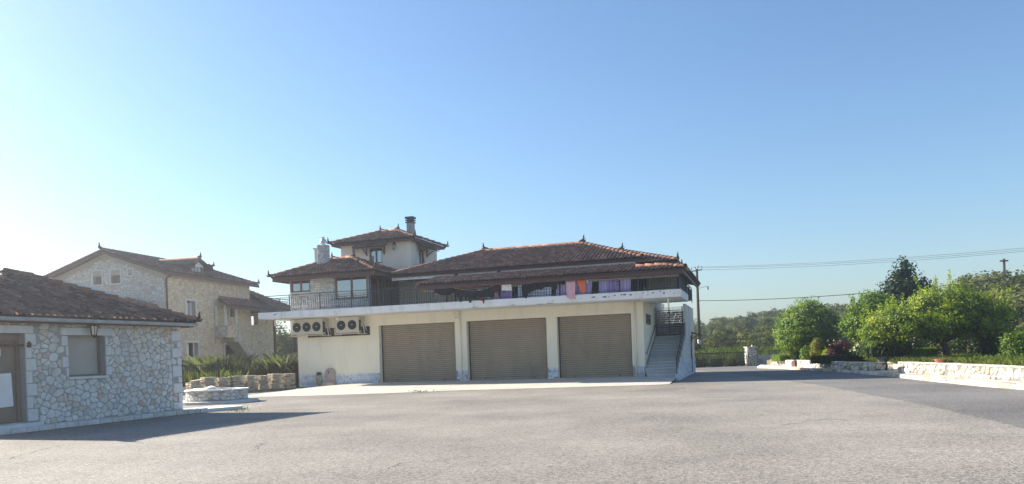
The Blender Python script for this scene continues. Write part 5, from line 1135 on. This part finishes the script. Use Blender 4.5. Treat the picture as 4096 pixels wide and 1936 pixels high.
# ------------------------------------------------------------ right-hand garden
sheet('garden_bed', [(18.6, 55.5), (18.5, 48.5), (18.2, 46.4), (17.75, 40.3), (17.95, 38.25), (18.9, 38.25), (18.9, 34.7), (17.8, 34.5), (17.42, 30), (16.55, 24.2), (15.8, 18), (34, 18), (34, 55.5)], .47, M['soil'], thick=.6)
kerb = [ground(x, y)[:2] for x, y in ((3030, 1473), (3147, 1477), (3350, 1489), (3552, 1506), (3695, 1523), (3941, 1548), (4096, 1560))]+[np.array([14.7, 17.0])]
innr = [(15.85, 17.5), (16.6, 24.2), (17.45, 30), (17.8, 34.5), (18.75, 34.6), (18.75, 38.0), (17.8, 38.0), (17.8, 40.0), (18.1, 47), (18.6, 54.0), (18.6, 57)]
pv = sheet('pavement', [tuple(map(float, p)) for p in kerb]+innr, .115, M['dressed'], thick=.15)
for i in range(len(kerb)-1):
    p, q = kerb[i], kerb[i+1]; L_ = float(np.hypot(*(q-p))); e = (q-p)/L_; s = 0
    while s < L_-.1:
        l = min(rnd.uniform(.35, .7), L_-s); c = p+e*(s+l/2); o = MB().box(-l/2+.008, l/2-.008, -.09, .09, 0, .145+rnd.uniform(-.01, .012), rnd.random()).build('kerbstone', M['white_rubble'], pv, bevel=.02)
        o.location = (float(c[0])+.07, float(c[1]), .0); o.rotation_euler = (0, 0, math.atan2(e[1], e[0])+rnd.uniform(-.02, .02)); s += l
R5 = random.Random(21)
for k, poly in enumerate(rubble_cells(15.2, 19, 20, 40, .55, .6, [], R5, .2)):      # flagstones on top of the pavement
    c = (sum(p[0] for p in poly)/len(poly), sum(p[1] for p in poly)/len(poly)); kx = np.interp(c[1], [float(p[1]) for p in kerb][::-1], [float(p[0]) for p in kerb][::-1]); ix = np.interp(c[1], [17.5, 24.2, 30, 34.5, 40], [15.85, 16.6, 17.45, 17.8, 17.8])
    if kx+.32 < c[0] < ix-.28:
        mb = MB(); stone_into(mb, poly, lambda a_, b_, d_: (a_, b_, .116+d_), .015, .016, R5, R5.random(), .15); mb.build('flagstone', M['paving'], pv)
def low_wall(label, pts, h0, h1, cell=(.3, .24), thick=.38, ends=(True, True), limit=300, group='white stone garden walls', mat='white_rubble'):
    o = np.array([*pts[0], 0.0]); t = thing('garden_wall', label, 'wall', tuple(o), 0, group); core = MB(); wl = None; cellsets = []
    for i in range(len(pts)-1):
        P, Q = np.array([*pts[i], 0])-o, np.array([*pts[i+1], 0])-o; L_ = np.linalg.norm(Q-P); e = (Q-P)/L_; nl = np.array([e[1], -e[0], 0])
        if nl[0] > 0: nl = -nl
        f = (lambda P, e, nl: lambda a_, b_, d_: tuple(P+e*a_+nl*d_+np.array([0, 0, b_])))(P, e, nl)
        core.prism([(0, 0), (L_, 0), (L_, h1), (0, h1)], f, -thick, 0.0); cellsets.append((L_, f, P, Q, e, nl))
    wl = core.build('core', M['mortar_dark'], t)
    for k, (L_, f, P, Q, e, nl) in enumerate(cellsets):
        lay_stones(wl, rubble_cells(0, L_, h0, h1, *cell, [], R5, .2), f, M[mat], R5, .018, .045, None, limit)
        s = 0
        while s < L_-.05:
            l = min(R5.uniform(.3, .7), L_-s); mb = MB(); stone_into(mb, [(s, -thick-.02), (s+l, -thick-.02), (s+l, .03), (s, .03)], lambda a_, b_, d_: tuple(P+e*a_+nl*b_+np.array([0, 0, h1+d_])), .006, .03, R5, R5.random(), .05); mb.build('cap_stone', M[mat], wl); s += l
    for k, (end, idx) in enumerate(((ends[0], 0), (ends[1], -1))):
        if end:
            L_, f, P, Q, e, nl = cellsets[idx]; E0 = P if k == 0 else Q; ee = -e if k == 0 else e
            lay_stones(wl, rubble_cells(-thick, 0, h0, h1, *cell, [], R5, .1), lambda a_, b_, d_: tuple(E0+nl*a_+ee*d_+np.array([0, 0, b_])), M[mat], R5, .014, .03, None, 20)
    return t
low_wall('short lit piece of white stone wall below the small bright hedge', [(18.35, 54.0), (18.28, 49.3)], .1, .5)
low_wall('long white stone wall below the dark clipped hedge and golden cypress', [(18.22, 48.6), (17.95, 46.4), (17.5, 40.3), (17.72, 37.9)], .1, .52)
low_wall('short return of white stone wall under the rosemary planter', [(17.76, 37.9), (18.64, 37.9)], .1, .5, ends=(False, False))
low_wall('white stone wall set back below the long planters', [(18.66, 37.8), (18.66, 34.7)], .1, .5, ends=(False, False))
low_wall('white stone wall running past the terracotta pot and grass towards the road', [(17.57, 34.6), (17.38, 32.6), (17.19, 30.0), (16.31, 24.2), (15.5, 18.2)], .1, .58, (.26, .22))
MB_ = MB().box(0, .5, 0, .6, 0, .46).build('timber_post', M['wood']); MB_.location = (18.1, 48.66, .02); tag(MB_, 'dark brown timber block closing the gap in the stone wall', 'timber block')
# planters
def pxbox(x0, x1, y0, y1, Y):
    c0, c1 = atY(x0, (y0+y1)/2, Y), atY(x1, (y0+y1)/2, Y); zt, zb_ = atY((x0+x1)/2, y0, Y)[2], atY((x0+x1)/2, y1, Y)[2]
    return (c0[0]+c1[0])/2, abs(c1[0]-c0[0]), zb_, zt
M['grey_planter'] = material('grey_concrete_planter', (.2, .205, .21), (.26, .265, .27), 6, .8)
for (x0, x1), nm, lab, mt in (((3517, 3604), 'rosemary_planter', 'grey trough planter filled with tall rosemary', 'leaf_rosemary'), ((3606, 3739), 'boxwood_planter', 'long grey trough planter with clipped bright green box', 'leaf_green')):
    cx, w, z0, z1 = pxbox(x0, x1, 1420, 1446, 38.4); t = thing(nm, lab, 'planter', (cx, 38.4, .47))
    h = max(.34, z1-.47); q = [(-w/2+.06, 0), (w/2-.06, 0), (w/2, h), (-w/2, h)]
    MB().prism(q, lambda a_, b_, d_: (a_, d_, b_), -.22, .22).build('trough', M['grey_planter'], t, bevel=.012)
    MB().box(-w/2+.04, w/2-.04, -.19, .19, h, h+.01).build('soil', M['soil'], t)
    if 'ros' in nm:
        n = 5000; P = np.stack([nr.normal(-.1, w*.34, n), nr.normal(.1, .2, n), np.full(n, h-.1)+nr.uniform(0, .25, n)], 1)
        put('foliage', blades_mesh('foliage', P, nr.uniform(.3, .75, n), .014, .3, M[mt], (.6, .25)), t)
    else:
        C, N = box_leaves(-w/2-.02, w/2+.02, -.2, .2, h-.02, h+.3, 6500, .03); put('foliage', quads_mesh('foliage', C, N, nr.uniform(.02, .04, len(C)), nr.normal(.75, .22, len(C)), M[mt], .6), t)
px_, pw, _, _ = pxbox(3718, 3758, 1434, 1450, 31.5)
t = thing('terracotta_pot', 'squat terracotta pot on the stone wall by the grass', 'pot', (17.45+.15, 31.2, .60))
MB().lathe([(.13, 0), (.19, .02), (.23, .10), (.25, .13), (.25, .16), (.20, .16), (.18, .1)], 18).build('bowl', M['terracotta'], t, smooth=False)
MB().tube([(-.04, 0, .14), (0, 0, .19), (.03, 0, .22)], [.035, .03, .01], 6).build('dry_flower', M['leaf_gold'], t)
# clipped hedges and shrubs, placed by their place behind the wall and their size
def hedge(x0, x1, y0, y1, Y, dep, label, mat, n, tint, skew=0.0):
    cx, w, z0, z1 = pxbox(x0, x1, y0, y1, Y); t = thing('clipped_hedge', label, 'hedge', (cx, Y, .45))
    C, N = box_leaves(-w/2, w/2, -dep/2, dep/2, 0, z1-.45, n, .025); C[:, 0] += C[:, 1]*skew
    put('foliage', quads_mesh('foliage', C, N, nr.uniform(.022, .045, n), nr.normal(*tint, n), M[mat], .6), t)
    mb = MB().box(-w/2+.06, w/2-.06, -dep/2+.06, dep/2-.06, 0, z1-.52); mb.v = [(x+y*skew, y, z) for x, y, z in mb.v]; mb.build('inner_twigs', M['bark'], t)
hedge(3102, 3160, 1421, 1443, 51.8, 1.6, 'small bright green clipped hedge on the end of the wall', 'leaf_green', 7000, (.7, .2))
hedge(3268, 3470, 1423, 1447, 42.6, 1.2, 'long dark green clipped hedge above the shaded stone wall', 'leaf_hedge', 16000, (.45, .22), -.2)
def shrub(name, label, cat, x0, x1, y0, y1, Y, mat, n, per, size, form='ball', tint=(.5, .25), sig=.1, group=None):
    cx, w, z0, z1 = pxbox(x0, x1, y0, y1, Y); z0 = .45; h = z1-z0; r = w/2
    if form == 'ball': bl = [(0, 0, h*.52, r*.9, r*.9, h*.5), (r*.3, 0, h*.35, r*.7, r*.8, h*.35)]
    elif form == 'column': bl = [(0, 0, h*.28, r*.85, r*.85, h*.28), (0, 0, h*.55, r*.82, r*.82, h*.32), (0, 0, h*.78, r*.6, r*.6, h*.22)]
    elif form == 'cone': bl = [(0, 0, h*.15, r, r, h*.2), (0, 0, h*.4, r*.75, r*.75, h*.22), (0, 0, h*.62, r*.5, r*.5, h*.2), (0, 0, h*.83, r*.24, r*.24, h*.17)]
    else: bl = [(0, 0, h*.5, r*.7, r*.7, h*.45), (-r*.5, 0, h*.4, r*.5, r*.5, h*.4), (r*.5, .1, h*.42, r*.5, r*.5, h*.36), (0, -r*.3, h*.3, r*.6, r*.5, h*.3)]
    return plant(name, label, cat, (cx, Y, z0), bl, n, per, sig, size, mat, group, trunk=(.035, h*.35), limbs=7, tint=tint, shell=.55 if form != 'loose' else .4)
shrub('golden_cypress', 'slim small golden cypress beside the small bright hedge', 'cypress', 3155, 3173, 1398, 1443, 51.0, 'leaf_gold', 130, 26, .035, 'column', (.6, .25), .06)
shrub('round_shrub', 'small dark green ball shrub between golden cypress and variegated bush', 'shrub', 3172, 3202, 1408, 1444, 50.0, 'leaf_hedge', 150, 30, .04, 'ball', (.55, .25), .07)
shrub('variegated_bush', 'loose green bush with yellow leaves left of the big golden cypress', 'shrub', 3205, 3262, 1378, 1444, 48.8, 'leaf_green', 230, 30, .05, 'loose', (.6, .3), .1)
shrub('golden_cypress', 'big rounded golden cypress in front of the round tree', 'cypress', 3244, 3296, 1354, 1445, 46.6, 'leaf_gold', 420, 34, .04, 'column', (.55, .3), .07)
shrub('yellow_bush', 'small pale yellow bush beside the purple barberry', 'shrub', 3296, 3326, 1396, 1428, 45.4, 'leaf_yellow', 90, 28, .045, 'ball', (.8, .25), .08)
shrub('barberry', 'wide purple red barberry bush above the dark hedge', 'shrub', 3316, 3412, 1362, 1428, 44.0, 'leaf_purple', 420, 34, .05, 'loose', (.5, .3), .12)
shrub('golden_conifer', 'pointed yellow green conifer behind the purple barberry', 'conifer', 3384, 3446, 1328, 1420, 47.0, 'leaf_yellow', 420, 34, .04, 'cone', (.6, .25), .08)
wr_ = shrub('rose_bush', 'rose bush with white flowers beside the purple barberry', 'rose bush', 3402, 3470, 1374, 1430, 43.0, 'leaf_dark', 200, 34, .05, 'loose', (.7, .3), .12)
C = np.stack([nr.uniform(-.45, .45, 26), nr.uniform(-.45, -.15, 26), nr.uniform(.55, 1.0, 26)], 1); C = np.repeat(C, 10, 0)+nr.normal(0, .035, (260, 3))
put('flowers', quads_mesh('flowers', C, nr.normal(size=(260, 3)), np.full(260, .04), nr.random(260), M['petal'], .8), wr_)
shrub('bright_shrub', 'leafy bright green shrub left of the rosemary planter', 'shrub', 3460, 3532, 1322, 1432, 41.5, 'leaf_yellow', 420, 36, .055, 'loose', (.5, .3), .13)
shrub('garden_shrub', 'dark green shrub beyond the grass right of the spreading tree', 'shrub', 3935, 4030, 1300, 1432, 37.0, 'leaf_hedge', 420, 36, .05, 'loose', (.6, .35), .14)
shrub('photinia', 'glossy shrub with reddish tips at the end of the grass', 'shrub', 4020, 4130, 1318, 1450, 34.0, 'leaf_green', 480, 36, .05, 'loose', (.45, .35), .14)
# trees
def sprays(blobs, n, length, per, size):
    """upright leafy shoots along the top of a crown"""
    C = []; N = []
    for _ in range(n):
        b_ = blobs[rnd.randrange(len(blobs))]; a_ = rnd.uniform(0, 6.28); r = rnd.uniform(0, .85); p = np.array([b_[0]+b_[3]*r*math.cos(a_), b_[1]+b_[4]*r*math.sin(a_), b_[2]+b_[5]*math.sqrt(max(0, 1-r*r))*.9])
        d = np.array([(p[0]-b_[0])*.35, (p[1]-b_[1])*.35, 1.0]); l = length*rnd.uniform(.5, 1.2)
        t_ = nr.random(per)[:, None]; C.append(p+d*t_*l+nr.normal(0, .045, (per, 3))); N.append(nr.normal(size=(per, 3)))
    C = np.vstack(C); N = np.vstack(N); return C, N, size*nr.uniform(.6, 1.2, len(C)), nr.normal(.75, .2, len(C))
bx, Y = atY(3235, 1400, 50.5)[0], 50.5
plant('round_tree', 'round bright green tree behind the golden cypress', 'tree', (bx, Y, .45), [(-.35, 0, 2.15, 1.75, 1.6, 1.45), (.1, .1, 2.75, 1.5, 1.5, 1.15), (-.9, -.2, 1.55, 1.2, 1.1, 1.0), (.9, 0, 1.85, 1.15, 1.2, 1.2), (1.45, .2, 2.35, .55, .6, .75), (.15, 0, 3.55, .35, .35, .55)], 900, 34, .17, .075, 'leaf_green', trunk=(.12, .8), tint=(.6, .3), shell=.66)
bl = [(-1.2, 0, 2.0, 2.0, 1.8, 1.1), (.8, .2, 2.2, 1.8, 1.8, 1.2), (-2.6, -.2, 1.75, 1.5, 1.4, .95), (1.9, 0, 1.75, 1.2, 1.4, 1.0), (0, 0, 2.9, 1.7, 1.6, .8), (-3.4, -.3, 1.5, .9, .9, .6), (2.4, -.2, 2.3, .7, .8, .6)]
bl2 = [(a_, b_, c_+.05, d_, e_, f_*.95) for a_, b_, c_, d_, e_, f_ in bl]
X0 = atY(3790, 1440, 37.6)[0]
plant('spreading_tree', 'wide spreading yellow green tree on the grass above the wall', 'tree', (X0-.05, 37.6, .45), bl2, 1250, 30, .15, .068, 'leaf_yellow', trunk=(.17, 1.05), limbs=22, tint=(.5, .3), shell=.45, extra=sprays(bl2, 46, .75, 60, .05))
plant('dark_tree', 'dark glossy leaved tree rising behind the spreading tree', 'tree', (atY(3612, 1400, 46)[0], 46.0, .45), [(0, 0, 3.0, 1.5, 1.4, 1.6), (0, 0, 4.3, 1.1, 1.1, 1.0), (.1, 0, 5.3, .6, .6, .8), (-1.1, 0, 3.6, .7, .7, .7), (1.0, 0, 4.3, .7, .6, .7), (1.5, .1, 4.0, .4, .4, .4)], 420, 24, .16, .1, 'leaf_dark', trunk=(.14, 1.6), limbs=18, tint=(.5, .3), shell=.4)
plant('maple_tree', 'leafy green tree left of the spreading tree', 'tree', (atY(3475, 1400, 43.5)[0], 43.5, .45), [(.3, 0, 2.3, 1.3, 1.3, 1.4), (-.4, 0, 2.2, 1.0, 1.0, 1.0), (-.9, 0, 2.0, .55, .6, .6), (.6, 0, 3.2, .8, .9, .7), (.3, 0, 1.3, 1.0, 1.0, .8), (-.55, 0, 2.9, .4, .4, .4)], 620, 32, .15, .075, 'leaf_green', trunk=(.1, .9), limbs=14, tint=(.55, .32), shell=.5, extra=sprays([(0, 0, 2.8, 1.2, 1.0, .8)], 14, .5, 40, .06))
# grass in front of the spreading tree
n = 42000; y_ = nr.uniform(24, 40.5, n); x_ = np.interp(y_, [24.2, 30, 34.5, 41], [16.75, 17.6, 18.2, 19.2])+nr.uniform(0, 1, n) ** 1.3*9; z_ = np.full(n, .46)
tag(put('lawn_grass', blades_mesh('lawn_grass', np.stack([x_, y_, z_], 1), nr.uniform(.12, .34, n), .014, .3, M['grass'], (.5, .28))), 'rough green grass behind the low stone wall', 'grass', kind='stuff')
# ------------------------------------------------------------ gate, pillar and boundary wall at the back of the yard
YG = 58.8
t = thing('sliding_gate', 'dark iron sliding gate of upright bars across the back of the yard', 'gate', (9.5, YG, 0)); gl_ = 8.6
MB().box(0, gl_, -.03, .03, .08, .15).box(0, gl_, -.025, .025, 1.04, 1.10).box(0, gl_, -.02, .02, .55, .58).build('gate_frame', M['blackiron'], t)
bar = MB().box(-.016, .016, -.016, .016, .1, 1.14).mesh('bar', M['blackiron'])
for k in range(int(gl_/.115)): put('bar', bar, t, (.06+k*.115, 0, 0))
t = thing('gate_pillar', 'square stone gate pillar with a small bulb on top', 'pillar', (18.5, YG, 0))
pl = MB().box(-.36, .36, -.36, .36, -.1, 1.42).build('core', M['mortar_dark'], t)
for f in (lambda a_, b_, d_: (a_, -.36-d_, b_), lambda a_, b_, d_: (-.36-d_, -a_, b_)): lay_stones(pl, rubble_cells(-.36, .36, 0, 1.42, .22, .17, [], R5, .1), f, M['grey_ashlar'], R5, .02, .04, None, 60)
MB().box(-.42, .42, -.42, .42, 1.42, 1.48).build('cap', M['dressed'], t); MB().lathe([(.03, 0), (.06, .05), (.04, .12), (.01, .14)], 8, (.1, 0, 1.48)).build('bulb', M['white'], t)
t = thing('boundary_wall', 'dark stone boundary wall with iron fence right of the gate pillar', 'wall', (18.9, YG, 0)); wl = MB().box(0, 8, 0, .3, -.1, .86).build('core', M['mortar'], t)
lay_stones(wl, rubble_cells(0, 6, 0, .86, .3, .2, [], R5, .1), F0, M['grey_ashlar'], R5, .014, .03, None, 160)
fe = MB().beam((0, .15, 1.5), (8, .15, 1.5), .03, .03).beam((0, .15, 1.1), (8, .15, 1.1), .03, .03)
fe = fe.build('fence_rail', M['blackiron'], t); bar = MB().box(-.012, .012, -.012, .012, .86, 1.62).mesh('bar', M['blackiron'])
for k in range(60): put('bar', bar, fe, (.07+k*.13, .15, 0))
for x in (2.9,): MB().box(x-.05, x+.05, .1, .2, .86, 2.3).build('fence_post', M['blackiron'], t)
# bushes beyond the gate
BUSH = ['low scrubby grey green bush seen through the gate bars']*14
for k in range(14):
    BUSH[k] = 'low scrubby grey green bush seen through the gate bars' if k % 3 else 'darker green low bush among the scrub behind the gate bars'
    x = 9.5+k*.72+rnd.uniform(-.2, .2); s = rnd.uniform(.55, .85); y = YG+.9+rnd.uniform(0, 1.2)
    plant('gate_bush', BUSH[k], 'bush', (x, y, -.05), [(0, 0, s*.6, s*.8, s*.7, s*.65)], 60, 30, .12, .05, 'leaf_olive' if k % 3 else 'leaf_hedge', 'bushes beyond the gate', tint=(.4, .3), trunk=(.03, .2), limbs=4)
n = 16000; x_ = nr.uniform(8, 34, n); y_ = nr.uniform(64, 80, n); P = np.stack([x_, y_, height(x_, y_)], 1)
tag(put('meadow_grass', blades_mesh('meadow_grass', P, nr.uniform(.25, .6, n), .035, .3, M['grass'], (.35, .2))), 'pale dry meadow grass beyond the gate', 'grass', kind='stuff')
# ------------------------------------------------------------ utility poles and wires
pb = np.array([*atY(2799, 1406, 75)[:2], 1.0]); ptop = atY(2787, 1075, 75)
t = thing('utility_pole', 'leaning brown wooden utility pole behind the gate', 'utility pole', tuple(pb)); tp = Vector(ptop-pb)
MB().tube([(0, 0, -.5), tp*.5, tp], [.17, .145, .12], 12).build('pole', M['polewood'], t, smooth=True)
MB().beam(tp+Vector((-.55, -.1, -.25)), tp+Vector((.55, .1, -.1)), .1, .1).beam(tp+Vector((-.5, 0, -.28)), tp+Vector((0, 0, -1.0)), .05, .05).build('crossarm', M['polewood'], t)
for dx, dz in ((-.52, -.1), (-.15, .02), (.15, .1), (.5, .05)): MB().lathe([(.03, 0), (.05, .05), (.03, .1), (.06, .14), (.03, .2)], 8, (tp.x+dx, tp.y, tp.z+dz)).build('insulator', M['blackiron'], t)
MB().beam(tp+Vector((.1, 0, -1.95)), tp+Vector((.95, .1, -1.75)), .06, .06).box(tp.x+.9, tp.x+1.1, tp.y-.12, tp.y+.12, tp.z-2.1, tp.z-1.75).build('lamp_bracket', M['steel'], t)
MB().tube([tp*.10, tp*.16], .19, 10).build('number_plate', M['white'], t)
def wire(label, P, Q, sag, r=.022):
    P, Q = np.array(P, float), np.array(Q, float); t = thing('overhead_wire', label, 'wire', tuple(P), 0, 'overhead wires from the utility pole')
    pts = [tuple((Q-P)*f-np.array([0, 0, sag*4*f*(1-f)])) for f in np.linspace(0, 1, 24)]; MB().tube(pts, r, 5).build('wire', M['steel'] if r < .03 else M['blackiron'], t)
for (dx, y0, y1), lab in zip(((-.5, 1068, 984), (0, 1072, 992), (.5, 1080, 998)), ('topmost thin overhead wire leaving the utility pole', 'middle thin overhead wire leaving the utility pole', 'lowest thin overhead wire of the top three leaving the pole')):
    wire(lab, ptop+np.array([dx, 0, (1075-y0)*75/FPX]), atY(4300, y1-12, 62), .35, .016)
wire('thick black overhead cable sagging from halfway up the utility pole', atY(2796, 1203, 75), atY(4300, 1075, 54), .55, .03)
def far_pole(label, px, py0, py1, Y, arm=1.6, two=False):
    b0, b1 = atY(px, py1, Y), atY(px, py0, Y); b0[2] = float(height(b0[0], Y)); t = thing('distant_utility_pole', label, 'utility pole', tuple(b0), 0, 'distant utility poles on the hill'); h = float(b1[2]-b0[2])
    MB().tube([(0, 0, -.3), (0, 0, h)], [.2, .15], 8).build('pole', M['polewood'], t); MB().box(-arm, arm, -.09, .09, h-.35, h-.17).build('crossarm', M['polewood'], t)
    if two: MB().box(-arm*.8, arm*.8, -.09, .09, h-2.2, h-2.0).build('crossarm', M['polewood'], t)
far_pole('distant utility pole barely rising above the wood', 2921, 1287, 1300, 150); far_pole('distant utility pole with two crossarms above the wood', 2955, 1276, 1300, 150, 1.8, True); far_pole('distant T shaped utility pole beside the round tree', 3107, 1269, 1300, 150, 1.9)
far_pole('tall slim utility pole on the wooded hill at the right', 4020, 1035, 1160, 95, .5, True)
# ------------------------------------------------------------ the wooded hills
def forest(name, label, spots, mat, leaf, ncl, per):
    Cs, Ns, Ss, Ts = [], [], [], []
    for x, y, s in spots:
        z = float(height(x, y)); r = 1.9*s*rnd.uniform(.75, 1.25); h = 1.5*s*rnd.uniform(.8, 1.35)
        b_ = [(x, y, z+h*1.05, r, r, h), (x+rnd.uniform(-.6, .6)*r, y+rnd.uniform(-.5, .5)*r, z+h*rnd.uniform(.8, 1.5), r*.6, r*.6, h*.6)]
        C, N, S, T, _ = clumps(b_, ncl, per, .33*s, leaf*s, .3, .62, (rnd.gauss(.5, .2), .14)); Cs.append(C); Ns.append(N); Ss.append(S); Ts.append(T)
    return tag(put(name, quads_mesh(name, np.vstack(Cs), np.vstack(Ns), np.concatenate(Ss), np.concatenate(Ts), M[mat], .7)), label, 'wood', kind='stuff')
sp = []
for _ in range(760):
    y = 73+rnd.random()**.8*85; x = y*rnd.uniform(.16, .80); sp.append((x, y, rnd.uniform(.42, .68)*(1+(y-73)/260)))
for _ in range(110):
    y = 85+rnd.random()*70; x = y*rnd.uniform(-.40, -.22); sp.append((x, y, rnd.uniform(.7, 1.0)))
forest('wood', 'grey green wood covering the low hills behind the yard', sp, 'leaf_olive', .2, 18, 30)
sp = []
for _ in range(150):
    y = rnd.uniform(44, 78); x = y*rnd.uniform(.60, .86)
    if x > 29.5: sp.append((x, y, rnd.uniform(.8, 1.35)))
for k in range(16): sp.append((30+k*.7+rnd.uniform(-.5, .5), 47+rnd.uniform(-2, 6), rnd.uniform(.7, 1.0)))
forest('thicket', 'dense thicket climbing the slope behind the spreading tree', sp, 'leaf_olive', .13, 42, 40)
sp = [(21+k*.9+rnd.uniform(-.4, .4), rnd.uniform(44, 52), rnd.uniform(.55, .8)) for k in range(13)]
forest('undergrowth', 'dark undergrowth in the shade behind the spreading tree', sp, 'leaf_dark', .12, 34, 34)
# ------------------------------------------------------------ haze volume added to imitate windscreen glare
hz = MB().box(-340, 340, -115, 430, -1.4, 17.5).build('haze', None)
hm = bpy.data.materials.new('glare_haze'); hm.use_nodes = True; nt = hm.node_tree; nt.nodes.clear()
ho = nd(nt, 'ShaderNodeOutputMaterial'); pvn = nd(nt, 'ShaderNodeVolumePrincipled'); nt.links.new(pvn.outputs[0], ho.inputs['Volume'])
pvn.inputs['Color'].default_value = (0.97, 0.985, 1.0, 1); pvn.inputs['Density'].default_value = 0.0018; pvn.inputs['Anisotropy'].default_value = 0.82
hz.data.materials.clear(); hz.data.materials.append(hm); tag(hz, 'pale haze volume added to imitate windscreen glare', 'haze', kind='stuff')
